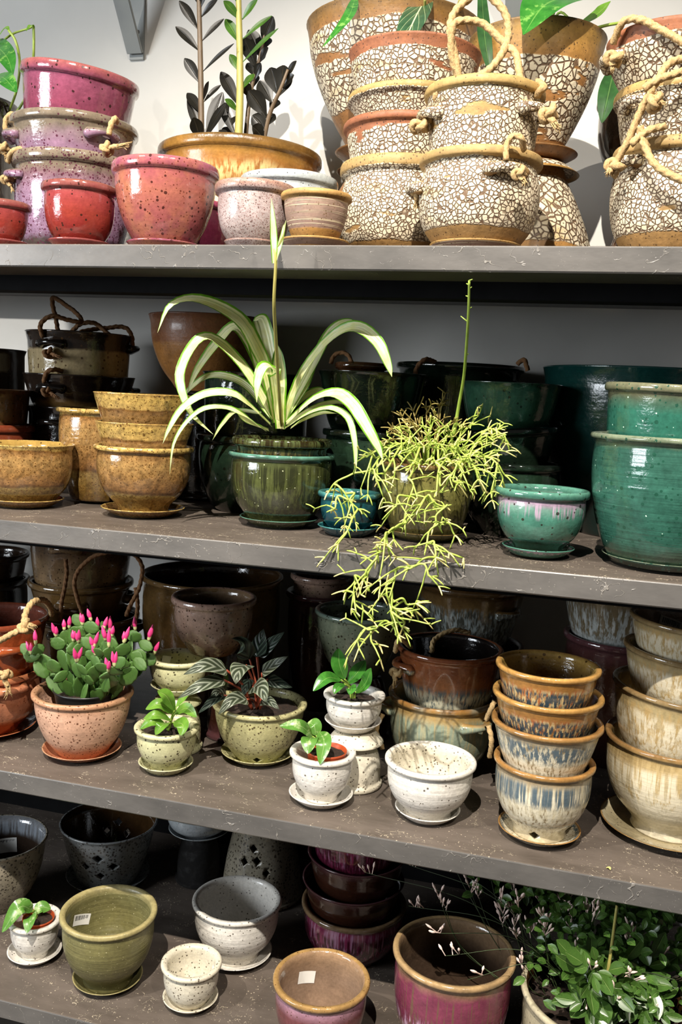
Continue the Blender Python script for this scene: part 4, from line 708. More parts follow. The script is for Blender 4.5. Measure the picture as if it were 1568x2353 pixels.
def tube(name, path, rad, mat, ns=8, lobes=0, twist=0.0, cap=True):
    pts = [Vector(p) for p in path]; n = len(pts)
    vs, fs = [], []
    up = Vector((0, 0, 1)); prev = None
    dist = 0
    for i, p in enumerate(pts):
        tg = (pts[min(i + 1, n - 1)] - pts[max(i - 1, 0)])
        if tg.length < 1e-9: tg = Vector((0, 0, 1))
        tg.normalize()
        if prev is None:
            nrm = tg.orthogonal().normalized()
        else:
            nrm = (prev - tg * prev.dot(tg))
            nrm = nrm.normalized() if nrm.length > 1e-6 else tg.orthogonal().normalized()
        prev = nrm; bi = tg.cross(nrm)
        if i: dist += (p - pts[i - 1]).length
        r = rad[i] if isinstance(rad, (list, tuple)) else rad
        for k in range(ns):
            a = k / ns * 2 * math.pi
            q = r
            if lobes: q = r * (.66 + .44 * abs(math.cos(lobes * a / 2 + twist * dist)))
            vs.append(p + nrm * (q * math.cos(a)) + bi * (q * math.sin(a)))
    for i in range(n - 1):
        for k in range(ns):
            j = (k + 1) % ns
            fs.append((i * ns + k, i * ns + j, (i + 1) * ns + j, (i + 1) * ns + k))
    if cap:
        fs.append(tuple(range(ns - 1, -1, -1))); fs.append(tuple((n - 1) * ns + k for k in range(ns)))
    return vs, fs

def rope(parent, paths, tassels=(), mat=None, rad=.0048):
    """each rope a part under the pot; frayed knots are sub-parts"""
    mat = mat or M_ROPE; base = parent_world(parent); out = []
    for p in paths:
        L = sum((Vector(p[i + 1]) - Vector(p[i])).length for i in range(len(p) - 1))
        pts = [q - base for q in catmull(p, max(10, int(L / .0022)))]
        pts = [q + Vector((mnoise.noise(q * 40), mnoise.noise(q * 40 + Vector((9, 3, 1))), mnoise.noise(q * 40 + Vector((1, 7, 5))))) * .0012 for q in pts]
        vs, fs = tube('rope_handle', pts, rad, mat, 12, 3, 260.0)
        out.append(ob('rope_handle', mk('rope_handle', vs, fs, mat), parent))
    n = len(tassels) // 2
    for i in range(n):
        knot(parent, Vector(tassels[i]) - base, Vector(tassels[n + i]) - base, mat, rad, i)
    return out

def parent_world(o):
    return Vector(o.location)

def knot(parent, a, b, mat, rad, seed):
    rng = random.Random(seed * 7 + int(a.x * 1000))
    R = rad * 1.55
    ax = (b - a).normalized(); s = ax.orthogonal().normalized(); t = ax.cross(s)
    pts = []
    for i in range(61):
        q = i / 60 * 2 * math.pi
        x = (math.sin(q) + 2 * math.sin(2 * q)) * .45; y = (math.cos(q) - 2 * math.cos(2 * q)) * .45; z = -math.sin(3 * q) * .55
        pts.append(a + s * x * R + t * y * R + ax * z * R)
    vs, fs = tube('knot', pts, rad * .95, mat, 10, 3, 260.0)
    k = ob('rope_knot', mk('rope_knot', vs, fs, mat), parent)
    # frayed end
    V, F = [], []
    p1 = a + (b - a) * .55
    vs, fs = tube('e', catmull([a, (a + p1) / 2 + s * .002, p1], 10), rad * .95, mat, 10, 3, 260.0); V += vs; F += fs
    for j in range(16):
        d = (ax + Vector((rng.uniform(-1, 1), rng.uniform(-1, 1), rng.uniform(-1, .4))) * .55).normalized()
        o0 = p1 + Vector((rng.uniform(-1, 1), rng.uniform(-1, 1), rng.uniform(-1, 1))) * rad * .6 - ax * .003
        ln = (b - a).length * rng.uniform(.35, .65)
        vs, fs = tube('f', catmull([o0, o0 + ax * ln * .5, o0 + (ax * .4 + d * .6) * ln], 4), [.0011, .0010, .0008, .0006, .0004], mat, 4)
        n0 = len(V); V += vs; F += [tuple(n0 + q for q in f) for f in fs]
    ob('frayed_end', mk('frayed_end', V, F, mat), k)

def handle(parent, r_at, z, ang, mat, size=.030, rad=.0075):
    """lug: a short pinched loop whose flared ends are pressed onto the wall"""
    a = math.radians(ang); o = Vector((math.cos(a), math.sin(a), 0)); s = Vector((-math.sin(a), math.cos(a), 0))
    pts = []; rr = []
    for i in range(17):
        u = i / 16 * 2 - 1
        out = .017 * (1 - abs(u) ** 2.2) - .002 - (r_at - math.sqrt(max(1e-6, r_at ** 2 - (u * size) ** 2)))
        pts.append(o * (r_at + out) + s * (u * size) + Vector((0, 0, z + .004 * (1 - u * u))))
        rr.append(rad * (.85 + .75 * abs(u) ** 2.5) * (1 if abs(u) < .99 else .55))
    vs, fs = tube('handle', pts, rr, mat, 10)
    return ob('handle', mk('handle', vs, fs, mat), parent)

def sticker(parent, rfun, ang, z, w=.03, h=.018, tilt=0.25, bars=True):
    """small paper price label stuck to the inner wall, its bar code printed as thin dark strips"""
    a0 = math.radians(ang)
    def P(u, v, off):
        du, dv = u * w, v * h
        uu = du * math.cos(tilt) - dv * math.sin(tilt); vv = du * math.sin(tilt) + dv * math.cos(tilt)
        zz = z + vv; r = rfun(zz) - .0012 - off
        a = a0 + uu / r
        return (r * math.cos(a), r * math.sin(a), zz)
    n = 6; vs = []; fs = []
    for i in range(n + 1):
        u = i / n - .5; vs += [P(u, -.5, 0), P(u, .5, 0)]
    for i in range(n): fs.append((2 * i, 2 * i + 1, 2 * i + 3, 2 * i + 2))
    so = ob('price_label', mk('price_label', vs, fs, M_PAPER), parent)
    if bars:
        rng = random.Random(int(ang * 10)); vs = []; fs = []; u = -.38
        while u < .38:
            bw = rng.choice((.012, .022, .034)); q = len(vs)
            vs += [P(u, -.05, .0004), P(u + bw, -.05, .0004), P(u + bw, .38, .0004), P(u, .38, .0004)]; fs.append((q, q + 3, q + 2, q + 1))
            u += bw + rng.choice((.014, .022, .03))
        b = ob('barcode', mk('barcode', vs, fs, M_INK), so); b['kind'] = 'stuff'
    return so

POTS = {}
def pot(id, name, label, shape, mat, rim=None, inn=None, lip='roll', ov=.0055, lh=.013, t=.0065, low=None, tilt=(0, 0), handles=(), saucer_mat=None, group=None, cat='pot', z=None, ins=.045, H=None, x=None, y=None, r=None, rs=None, seg=56, z_top=None, seed=None, holes=None, hmat=None, stick=None, hsize=.03):
    g = G.get(id, [0, 0, 0, .05, .1, 0])
    X, Y, Z0, R, ZR, RS = g
    if x is not None: X = x
    if y is not None: Y = y
    if r is not None: R = r
    if rs is not None: RS = rs
    if z_top is not None: ZR = z_top
    if z is not None: Z0 = z
    seed = seed if seed is not None else abs(hash(id)) % 997 if False else sum(ord(c) * (i + 3) for i, c in enumerate(id)) % 997
    m0 = MAT[mat]; m1 = MAT[rim or mat]; m2 = MAT[inn or mat]
    if low:
        lo = POTS[low]
        dx = math.hypot(X - lo['x'], Y - lo['y'])
        ri = lo['ri'] - dx - .0035 - abs(math.radians(tilt[0])) * .02
        vis = ZR - lo['zr']
        ins = min(ins, (lo['zr'] - lo['zf']) * .8)
        Htot = vis + ins; Z0 = ZR - Htot
        rn = R - ov; hn = Htot - lh
        ul = max(.05, min(.9, ins / hn))
        rr = min(ri, rn * .985)
        uh = ul + (1 - ul) * .22
        if tilt != (0, 0): rr -= .004
        top = rn
        sh = [(0, rr * .66 / rn), (ul * .5, rr * .9 / rn), (ul * .9, rr / rn), (min(.97, ul + .12), min(1.0, (rr + (top - rr) * .35) / rn)), (1, 1.0)]
        if sh[3][0] <= sh[2][0]: sh[3] = ((sh[2][0] + 1) / 2, sh[3][1])
        shape = sh
    base_z = Z0 if low else Z0 + .0008
    e = empty(name, (X, Y, base_z)) if (RS or handles or holes or stick or tilt != (0, 0) or True) else None
    tag(e, label, cat, group)
    body_z = 0.0
    if RS and not low:
        body_z = .0048
    H_ = (ZR - base_z - body_z) if H is None else H
    prof = pot_profile(R, H_, shape, ov, lh, t, lip)
    me = lathe('body', prof, [m0, m1, m2], seg, .0035, seed)
    b = ob('body', me, e, (0, 0, body_z))
    if holes: cut_diamonds(b, prof, holes)
    if RS and not low:
        sm = MAT[saucer_mat or mat]
        ob('saucer', lathe('saucer', saucer_profile(RS), [sm, m1], seg, .003, seed + 1), e)
    # inner radius lookups
    Hn = H_ - lh
    shp = SHAPES[shape] if isinstance(shape, str) else shape
    rfi = lambda zz: shape_r(shp, max(0, min(1, zz / Hn))) * (R - ov) - t
    POTS[id] = dict(x=X, y=Y, z=base_z, zr=base_z + body_z + H_, zf=base_z + body_z + t, r=R, ri=R - ov - t - .0005, e=e, rfi=rfi, H=H_, bz=body_z)
    for hd in handles:
        ang, dz = hd[0], hd[1]
        zz = H_ - dz
        ra = shape_r(shp, max(0, min(1, zz / Hn))) * (R - ov)
        handle(e, ra, zz + body_z, ang, MAT[hmat or mat], hsize)
    if stick:
        for s_ in stick: sticker(e, lambda q: rfi(q - body_z), *s_[:2], **(s_[2] if len(s_) > 2 else {}))
    if tilt != (0, 0):
        th, ax = math.radians(tilt[0]), math.radians(tilt[1])
        # rock about the level where it rests in the pot below
        piv = Vector((0, 0, ins)) if low else Vector((0, 0, 0))
        Rm = Matrix.Rotation(th, 3, Vector((math.cos(ax), math.sin(ax), 0)))
        e.rotation_euler = Rm.to_euler()
        e.location = Vector((X, Y, base_z)) + piv - Rm @ piv
    return e

def cut_diamonds(o, prof, holes, inner=.022):
    """pierce the wall with real lozenge holes: (angle, z, half width, half height)"""
    vs, fs = [], []
    for ang, z, hw, hh in holes:
        a = math.radians(ang); d = Vector((math.cos(a), math.sin(a), 0)); s = Vector((-math.sin(a), math.cos(a), 0)); q = len(vs)
        for rad in (inner, .16):
            for u, v in ((-1, 0), (0, -1), (1, 0), (0, 1)):
                vs.append(d * rad + s * (u * hw) + Vector((0, 0, z + v * hh)))
        fs += [(q, q + 1, q + 2, q + 3)[::-1], (q + 4, q + 5, q + 6, q + 7)] + [(q + i, q + (i + 1) % 4, q + 4 + (i + 1) % 4, q + 4 + i) for i in range(4)]
    cut = ob('cutter', mk('cutter', vs, fs, M_SOIL, smooth=False)); cut.parent = o.parent; cut.location = o.location
    bm = bmesh.new(); bm.from_mesh(cut.data); bmesh.ops.recalc_face_normals(bm, faces=bm.faces); bm.to_mesh(cut.data); bm.free()
    md = o.modifiers.new('holes', 'BOOLEAN'); md.object = cut; md.operation = 'DIFFERENCE'; md.solver = 'EXACT'
    bpy.context.view_layer.update()
    dg = bpy.context.evaluated_depsgraph_get()
    me = bpy.data.meshes.new_from_object(o.evaluated_get(dg))
    o.modifiers.clear(); o.data = me
    bpy.data.objects.remove(cut)

def inverted(name, label, x, y, z, r_low, H, shape, mat, flange=None, group=None, ov=.004, lh=.01, cat='pot', holes=None, rim=None):
    """an upturned pot: rim down on z, foot (with its fixed saucer, also upturned) on top"""
    z += .0008; H -= .0012
    e = empty(name, (x, y, z)); tag(e, label, cat, group)
    prof = pot_profile(r_low, H, shape, ov, lh, .0065)
    me = lathe('body', prof, [MAT[mat], MAT[rim or mat], MAT[mat]], 56, .003, int(abs(x) * 999))
    b = ob('body', me, e)
    if holes: cut_diamonds(b, prof, holes)
    b.rotation_euler = (math.pi, 0, 0); b.location = (0, 0, H)
    if flange:
        s = ob('saucer', lathe('saucer', saucer_profile(flange, .02), [MAT[mat], MAT[mat]], 56, .003, 5), e)
        s.rotation_euler = (math.pi, 0, 0); s.location = (0, 0, H + .0052)
    return e
# ------------------------------------------------------------------ top shelf
pot('red_tiny', 'flower_pot', 'small glossy red pot at the left end of the top shelf', 'bowl', 'red')
pot('red_pot', 'flower_pot', 'glossy red flower pot on saucer in front of the mauve stack', 'cup', 'red')
pot('pink_bowl', 'flower_pot', 'large rose-orange glazed bowl with pink rim on the top shelf edge', 'bowl', 'rose', lh=.018)
pot('lilac', 'flower_pot', 'pale lilac-grey pot densely speckled brown beside the rose bowl', 'cup', 'lilac', lh=.016)
pot('tan_lined', 'flower_pot', 'small tan pot with fine scratched horizontal lines on a saucer', 'bowl', 'lined', lh=.010)
pot('magenta_back', 'flower_pot', 'magenta glazed pot half hidden behind the rose-orange bowl', 'deep', 'magenta')
pot('pk0', 'hanging_planter', 'mauve speckled rope planter at the bottom of the pink stack', 'deep', 'mauve', handles=[(-131, .045), (48, .045)], group='pink stack', cat='planter', lh=.02)
pot('pk1', 'hanging_planter', 'mauve planter with taupe rim and bow-shaped lug, middle of pink stack', 'cyl', 'mauve_up', low='pk0', handles=[(-32, .036), (-140, .036)], group='pink stack', cat='planter', lh=.016)
pot('pk2', 'planter_bowl', 'glossy pink bowl tilted on top of the mauve planters', 'cyl', 'pink', low='pk1', tilt=(8, 70), group='pink stack', cat='bowl', lh=.02, ov=.006)
rope(POTS['pk0']['e'], LP['rope_pk0'], LP['tas_pk0'])
rope(POTS['pk1']['e'], LP['rope_pk1'], LP['tas_pk1'])
pot('dark_left', 'flower_pot', 'dark brown tall pot holding pothos at the left edge of the top shelf', 'deep', 'darkbrown')
pot('zz_bowl', 'planter_bowl', 'wide ochre bowl with crackle patch holding the dark-leaved plant', 'pear', 'ochre_bowl', cat='bowl', lh=.02)
pot('blue_bowl', 'flower_pot', 'pale blue-grey bowl behind the lilac and tan pots', 'bowl', 'bluegrey', lh=.016)
pot('crA0', 'flower_pot', 'crackle pot with speckled tan rim and bare base, bottom of tall stack', 'belly', 'crackle', lh=.02, group='tall crackle stack')
pot('crA1', 'flower_pot', 'crackle pot with rust-brown rim, second from bottom of tall stack', 'cyl', 'crackle_rust', low='crA0', group='tall crackle stack', ins=.06)
pot('crA2', 'flower_pot', 'crackle pot with thin rim, third from bottom of tall stack', 'cyl', 'crackle_up', low='crA1', group='tall crackle stack', ins=.05)
pot('crA3', 'flower_pot', 'crackle pot with rust-red rim topping the tall stack', 'cyl', 'crackle_rust', low='crA2', group='tall crackle stack', lip='flare', lh=.022)
pot('crB0', 'hanging_planter', 'round white crackle planter with lug and bare tan foot on saucer', 'belly', 'crackle', handles=[(-58, .035), (-168, .05)], cat='planter', saucer_mat='lined', group='roped crackle pair', lh=.014)
pot('crB1', 'hanging_planter', 'white crackle planter with big rope loops, nested in its twin', 'cyl', 'crackle_up', low='crB0', handles=[(-24, .04), (-150, .045)], cat='planter', group='roped crackle pair', lh=.014)
rope(POTS['crB0']['e'], LP['rope_crB0'], LP['tas_crB0'], rad=.0042)
rope(POTS['crB1']['e'], LP['rope_crB1'], LP['tas_crB1'], rad=.0055)
inverted('flower_pot', 'upturned crackle pot carrying the large crackle planter at the back', -.429, .515, 1.535, .16, .235, 'pear', 'crackle_big', .10)
pot('crC', 'flower_pot', 'largest crackle planter standing high at the back, green leaves inside', 'pear', 'crackle_big', z=1.776, rs=.105, saucer_mat='brown_saucer', lip='flare', lh=.02)
inverted('flower_pot', 'upturned crackle pot with brown flange behind the roped crackle pair', -.140, .42, 1.535, .128, .205, 'pear', 'crackle_rim', .085)
pot('crD', 'flower_pot', 'wide-rimmed tan and crackle pot on an upturned pot under the large heart leaf', 'pear', 'crackle_rim', z=1.746, rs=.085, saucer_mat='brown_saucer', lip='flare', lh=.022)
pot('crF0', 'hanging_planter', 'crackle rope planter with bare brown foot, bottom of right-hand stack', 'belly', 'crackle', handles=[(-147, .03), (33, .03)], cat='planter', group='right crackle stack', lh=.016)
pot('crF1', 'hanging_planter', 'tan-rimmed crackle rope planter, middle of right-hand stack', 'cyl', 'crackle_up', low='crF0', handles=[(-133, .03), (47, .03)], cat='planter', group='right crackle stack', lh=.016)
pot('crF2', 'hanging_planter', 'crackle rope planter topping the right-hand stack', 'cyl', 'crackle_rust', low='crF1', handles=[(-160, .035), (20, .035)], cat='planter', group='right crackle stack', lip='flare', lh=.03)
rope(POTS['crF2']['e'], LP['rope_crF'][:1], [LP['tas_crF'][2], LP['tas_crF'][5]], rad=.0052)
rope(POTS['crF1']['e'], LP['rope_crF'][1:2] + LP['rope_crF'][4:], [LP['tas_crF'][1], LP['tas_crF'][4]], rad=.0052)
rope(POTS['crF0']['e'], LP['rope_crF'][2:4], [LP['tas_crF'][0], LP['tas_crF'][3]], rad=.0052)
inverted('flower_pot', 'upturned dark brown pot behind the right-hand crackle stack', .078, .5, 1.535, .085, .19, 'pear', 'brown', .06)
pot('dark_right', 'flower_pot', 'dark glazed pot with white flecks behind right-hand crackle stack', 'cup', 'darkbrown', z=1.731)

# ------------------------------------------------------------------ second shelf
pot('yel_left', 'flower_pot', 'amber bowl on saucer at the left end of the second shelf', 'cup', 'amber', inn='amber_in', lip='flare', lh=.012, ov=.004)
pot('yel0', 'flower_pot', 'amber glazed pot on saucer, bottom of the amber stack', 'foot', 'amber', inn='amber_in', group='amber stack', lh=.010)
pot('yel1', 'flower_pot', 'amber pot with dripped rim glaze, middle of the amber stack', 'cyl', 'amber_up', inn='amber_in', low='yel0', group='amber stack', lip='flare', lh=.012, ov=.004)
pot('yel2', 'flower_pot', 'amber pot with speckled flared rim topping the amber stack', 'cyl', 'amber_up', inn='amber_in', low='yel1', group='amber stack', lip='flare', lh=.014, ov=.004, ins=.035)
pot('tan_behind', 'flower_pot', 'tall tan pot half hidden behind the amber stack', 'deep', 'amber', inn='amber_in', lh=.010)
pot('drk0', 'hanging_planter', 'near-black rope planter at the bottom of the dark rope stack', 'cyl', 'black', handles=[(-90, .035), (26, .035)], cat='planter', group='dark rope planters', lip='flare', lh=.016)
pot('drk1', 'hanging_planter', 'dark brown rope planter with tan lower half, middle of dark stack', 'cyl', 'tan_dark', low='drk0', handles=[(-90, .032), (26, .032)], hmat='black', cat='planter', group='dark rope planters', lip='flare', lh=.018)
pot('drk2', 'hanging_planter', 'dark-rimmed beige rope planter topping the dark stack', 'cyl', 'beige_dark', low='drk1', handles=[(-90, .03), (26, .03)], hmat='black', cat='planter', group='dark rope planters', lip='flare', lh=.02)
rope(POTS['drk2']['e'], LP['rope_drk2'], LP['tas_drk2'], M_ROPE_D, .0048)
rope(POTS['drk1']['e'], LP['rope_drk1'], LP['tas_drk1'], M_ROPE_D, .0048)
pot('lft0', 'flower_pot', 'red-brown pot under the dark brown one at the left edge', 'deep', 'redbrown', lh=.016)
pot('lft1', 'flower_pot', 'dark brown pot nested in the red-brown pot at left edge', 'cyl', 'brown', low='lft0', lip='flare')
pot('dark_far', 'flower_pot', 'tall black-brown pot at the left edge behind the brown pots', 'cyl', 'darkbrown', lip='flare')
inverted('flower_pot', 'dark pot hidden under the caramel bowl behind the spider plant', -.80, .52, 1.085, .09, .225, 'deep', 'black')
pot('tan_big', 'planter_bowl', 'large caramel-brown bowl with darker upper band behind the spider plant', 'bowl', 'caramel', cat='bowl', lip='flare', lh=.02, z=1.312)
pot('dgl0', 'flower_pot', 'dark bottle-green pot at the back left of the spider plant, lower of two', 'deep', 'bottle')
pot('dgl1', 'flower_pot', 'dark bottle-green pot at the back left of the spider plant, upper of two', 'cyl', 'bottle', low='dgl0', lip='flare')
pot('spd0', 'flower_pot', 'glossy moss-green pot with turquoise rim line under the spider plant', 'cup', 'moss', lh=.009)
pot('spd1', 'flower_pot', 'olive-brown inner pot with thick rim holding the spider plant', 'cyl', 'moss_brown', low='spd0', lh=.014)
pot('blue_small', 'flower_pot', 'small petrol-blue pot on saucer beside the trailing cactus', 'cup', 'petrol', lh=.010)
pot('dgm0', 'flower_pot', 'dark green pot behind the small blue pot, lower of the stack', 'deep', 'bottle')
pot('dgm1', 'flower_pot', 'dark green glossy pot behind spider plant leaves, upper of the stack', 'cyl', 'bottle', low='dgm0', lip='flare')
pot('dgm2', 'hanging_planter', 'small brown rope planter sitting inside the dark green pot', 'cyl', 'brown', x=-.415, low='dgm1', cat='planter')
rope(POTS['dgm2']['e'], LP['rope_dgm2'], (), M_ROPE_D, .004)
pot('rhip', 'flower_pot', 'olive-brown pot on saucer holding the trailing stick cactus', 'deep', 'olive_brown', lh=.010)
pot('dgr0', 'flower_pot', 'dark green pot at the bottom of the stack right of the cactus', 'cup', 'bottle', group='dark green stack')
pot('dgr1', 'flower_pot', 'dark green pot tilted in the middle of the stack right of cactus', 'cyl', 'bottle', low='dgr0', tilt=(-6, 80), group='dark green stack')
pot('dgr2', 'flower_pot', 'mid-green glossy pot topping the stack right of the cactus', 'cyl', 'bottle_green', low='dgr1', lip='flare', group='dark green stack', ins=.03)
pot('blk_hand', 'hanging_planter', 'wide near-black rope planter at the back against the wall', 'flare', 'bottle', r=.128, cat='planter', handles=[(-8, .04), (-125, .04)], hsize=.024)
rope(POTS['blk_hand']['e'], LP['rope_blk'], (), M_ROPE_D, .0045)
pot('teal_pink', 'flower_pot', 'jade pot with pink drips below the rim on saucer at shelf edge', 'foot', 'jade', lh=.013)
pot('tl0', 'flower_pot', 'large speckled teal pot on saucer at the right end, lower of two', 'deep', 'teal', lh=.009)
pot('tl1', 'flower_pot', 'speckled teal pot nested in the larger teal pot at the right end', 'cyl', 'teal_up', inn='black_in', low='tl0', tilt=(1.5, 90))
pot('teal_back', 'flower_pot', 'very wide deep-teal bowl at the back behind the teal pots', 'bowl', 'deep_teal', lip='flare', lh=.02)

# ------------------------------------------------------------------ third shelf
pot('trc0', 'hanging_planter', 'terracotta-pink rope planter on saucer, lower of two at left end', 'cup', 'terracotta', inn='rust_in', handles=[(-30, .025), (-160, .025)], cat='planter', saucer_mat='rust')
pot('trc1', 'hanging_planter', 'rust-orange glossy rope planter at left end, upper of two', 'cyl', 'rust', inn='rust_in', low='trc0', handles=[(-28, .05)], cat='planter', lh=.012)
rope(POTS['trc1']['e'], LP['rope_trc1'], LP['tas_trc1'], rad=.0055)
rope(POTS['trc0']['e'], [], LP['tas_trc0'], rad=.005)
pot('dkf0', 'flower_pot', 'black-brown pot in the far left corner, lower of two', 'deep', 'black')
pot('dkf1', 'flower_pot', 'black-brown pot in the far left corner, upper of two', 'cyl', 'darkbrown', low='dkf0')
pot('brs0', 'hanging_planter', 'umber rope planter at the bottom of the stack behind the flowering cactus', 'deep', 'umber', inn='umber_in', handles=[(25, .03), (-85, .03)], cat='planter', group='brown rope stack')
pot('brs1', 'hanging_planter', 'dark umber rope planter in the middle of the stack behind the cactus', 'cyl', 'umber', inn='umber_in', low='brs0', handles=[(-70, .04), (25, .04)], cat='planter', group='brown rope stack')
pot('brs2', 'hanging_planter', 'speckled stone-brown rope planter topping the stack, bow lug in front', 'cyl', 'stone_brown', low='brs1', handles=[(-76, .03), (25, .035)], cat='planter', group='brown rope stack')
rope(POTS['brs2']['e'], LP['rope_brs2'], (), M_ROPE_D, .0042)
pot('brown_big', 'planter_bowl', 'very wide brown bowl at the back under the shelf above', 'deep', 'umber', inn='umber_in', cat='bowl', lh=.012)
inverted('flower_pot', 'dark brown pot under the pinkish-brown speckled pot', -.640, .308, .644, .050, .175, 'deep', 'chocolate')
pot('pinkbrown', 'flower_pot', 'pinkish-brown speckled pot standing raised in the second row', 'cup', 'pinkbrown', inn='brown_in', lh=.014, ov=.007, z=.8195)
inverted('flower_pot', 'upturned celadon pot under the small speckled celadon pot', -.707, .205, .644, .050, .105, 'foot', 'celadon', .046)
pot('green_speck', 'flower_pot', 'small speckled celadon pot raised on an upturned pot, behind the seedling', 'cup', 'celadon', z=.755, lh=.009, stick=[(150, .05, dict(w=.02, h=.014, bars=False))])
pot('orange_speck', 'flower_pot', 'salmon-pink speckled pot on saucer holding the flowering cactus', 'bowl', 'salmon', saucer_mat='terracotta', lh=.010)
pot('cream_small', 'flower_pot', 'small celadon pot on saucer with a bright green seedling', 'foot', 'celadon', lh=.009)
pot('pep', 'flower_pot', 'khaki speckled pot with drain hole holding the rippled-leaf plant', 'bowl', 'khaki', lh=.009, holes=[(-72, .010, .0075, .0065)])
pot('jar0', 'flower_pot', 'dark brown tall pot in the back row right of the wide bowl', 'deep', 'chocolate')
pot('jar1', 'flower_pot', 'pinkish speckled pot nested in the dark brown tall pot', 'cyl', 'pinkbrown', low='jar0')
inverted('flower_pot', 'dark pot under the grey-green speckled pot', -.405, .405, .644, .066, .127, 'deep', 'chocolate')
pot('grey_green', 'flower_pot', 'grey-green speckled pot raised in the back row above the glossy plant', 'bowl', 'sage', lh=.009, z=.772)
inverted('flower_pot', 'upturned white speckled pot used as a stand, right of the red nursery pot', -.352, .176, .644, .050, .094, 'foot', 'eggshell', .049)
pot('wht_up', 'flower_pot', 'white speckled pot on saucer standing on an upturned pot', 'cup', 'white', x=-.359, y=.178, z=.7445, lh=.008)
pot('wht_red', 'flower_pot', 'white ridged pot on saucer with a plant in a red nursery pot', 'foot', 'white', lh=.009)
pot('wht_big', 'flower_pot', 'larger empty white speckled bowl on saucer at the shelf edge', 'foot', 'white', inn='eggshell', lh=.009)
pot('four0', 'flower_pot', 'ash and blue drip pot with drain hole on saucer, bottom of four', 'foot', 'ash_blue', ov=.0045, lh=.0085, group='stack of four drip pots', holes=[(-97, .012, .0085, .0075)])
pot('four1', 'flower_pot', 'cream and ash drip pot, second from bottom of the four', 'cyl', 'ash_blue', low='four0', ov=.0045, lh=.0085, group='stack of four drip pots')
pot('four2', 'flower_pot', 'honey and blue-black drip pot, third from bottom of the four', 'cyl', 'honey_blue', low='four1', ov=.0045, lh=.0085, group='stack of four drip pots', ins=.035)
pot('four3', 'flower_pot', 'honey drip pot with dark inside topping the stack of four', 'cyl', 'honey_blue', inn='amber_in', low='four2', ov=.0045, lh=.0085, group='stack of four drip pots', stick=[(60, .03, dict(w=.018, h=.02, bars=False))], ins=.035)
pot('hnd0', 'hanging_planter', 'sea-green and cream rope planter, lower of the pair behind white bowl', 'cup', 'sea_cream', handles=[(-42, .035), (-172, .035)], cat='planter', lh=.010)
pot('hnd1', 'hanging_planter', 'rust-rimmed blue and cream rope planter, upper of the pair', 'cyl', 'rust_blue', inn='black_in', low='hnd0', handles=[(-146, .035)], cat='planter', lh=.010, ins=.05)
rope(POTS['hnd1']['e'], LP['rope_hnd1'], LP['tas_hnd1'], rad=.0045)
rope(POTS['hnd0']['e'], LP['rope_hnd0'], (), rad=.0045)
pot('bbh0', 'flower_pot', 'dark brown pot behind the rust-rimmed planter, lower of two', 'deep', 'chocolate')
pot('bbh1', 'hanging_planter', 'slate-blue and brown drip planter with lug in the back row', 'cyl', 'slate_brown', low='bbh0', handles=[(-35, .05)], cat='planter')
pot('pbl0', 'flower_pot', 'brown-rimmed pot in the back row behind the stack of four', 'deep', 'chocolate')
pot('pbl1', 'flower_pot', 'misty grey drip pot nested in the back row behind stack of four', 'cyl', 'mist', low='pbl0')
pot('rgt0', 'flower_pot', 'large cream and tan pot on saucer, bottom of right-hand stack', 'foot', 'cream_tan', ov=.0045, lh=.0085, group='cream stack at right end', saucer_mat='putty')
pot('rgt1', 'flower_pot', 'cream and tan pot, second from bottom of right-hand stack', 'cyl', 'cream_up', low='rgt0', ov=.0045, lh=.0085, tilt=(4, 90), group='cream stack at right end')
pot('rgt2', 'flower_pot', 'tan drip pot, third from bottom of right-hand stack', 'cyl', 'cream_up', low='rgt1', ov=.0045, lh=.0085, tilt=(3, 100), group='cream stack at right end', ins=.035)
pot('rgt3', 'flower_pot', 'cream pot with barcode label inside topping the right-hand stack', 'cyl', 'cream_up', inn='sand_in', low='rgt2', ov=.0045, lh=.0085, tilt=(3, 100), group='cream stack at right end', stick=[(108, .055, dict(w=.04, h=.02))], ins=.035)

# ------------------------------------------------------------------ bottom shelf
pot('gry_left', 'flower_pot', 'grey speckled pot with barcode label inside at the left end', 'bowl', 'granite', inn='wet_brown', lip='plain', lh=.008, stick=[(112, .085, dict(w=.045, h=.03, tilt=-.1))])
pot('diamond', 'orchid_pot', 'blue-grey speckled orchid pot pierced with lozenge holes', 'taper', 'granite_blue', inn='umber_in', lip='plain', lh=.007, holes=[(-74, .090, .011, .0095), (-93, .067, .0095, .009), (-54, .068, .012, .0095), (-72, .044, .011, .009), (105, .085, .009, .009), (122, .065, .008, .008), (88, .065, .008, .008)])
inverted('flower_pot', 'dark pot under the blue-grey saucered pot in the back', -.782, .5, .21, .052, .11, 'deep', 'matte_black')
pot('blue_sauc', 'flower_pot', 'blue-grey pot on saucer raised in the dark back row', 'cup', 'bluegrey')
inverted('orchid_pot', 'upturned brown-grey orchid pot pierced with lozenge holes', -.628, .5, .21, .093, .19, 'taper', 'granite', holes=[(64, .105, .008, .009), (80, .08, .009, .010), (102, .085, .009, .009), (88, .055, .009, .009), (-100, .08, .009, .009)])
pot('wht_plant', 'flower_pot', 'small white pot on saucer with variegated plant at the left end', 'foot', 'white', lh=.008)
pot('olive', 'flower_pot', 'olive-green ridged pot on saucer with barcode label inside', 'foot', 'olive', lh=.010, stick=[(163, .095, dict(w=.042, h=.02, tilt=.35))])
pot('wht_tiny', 'flower_pot', 'tiny cream speckled pot on saucer at the front edge', 'cup', 'eggshell', lh=.009, stick=[(30, .05, dict(w=.026, h=.02, bars=False))])
pot('wht_mid', 'flower_pot', 'white ridged pot on saucer with shaded inside, behind the tiny pot', 'foot', 'white', lh=.009)
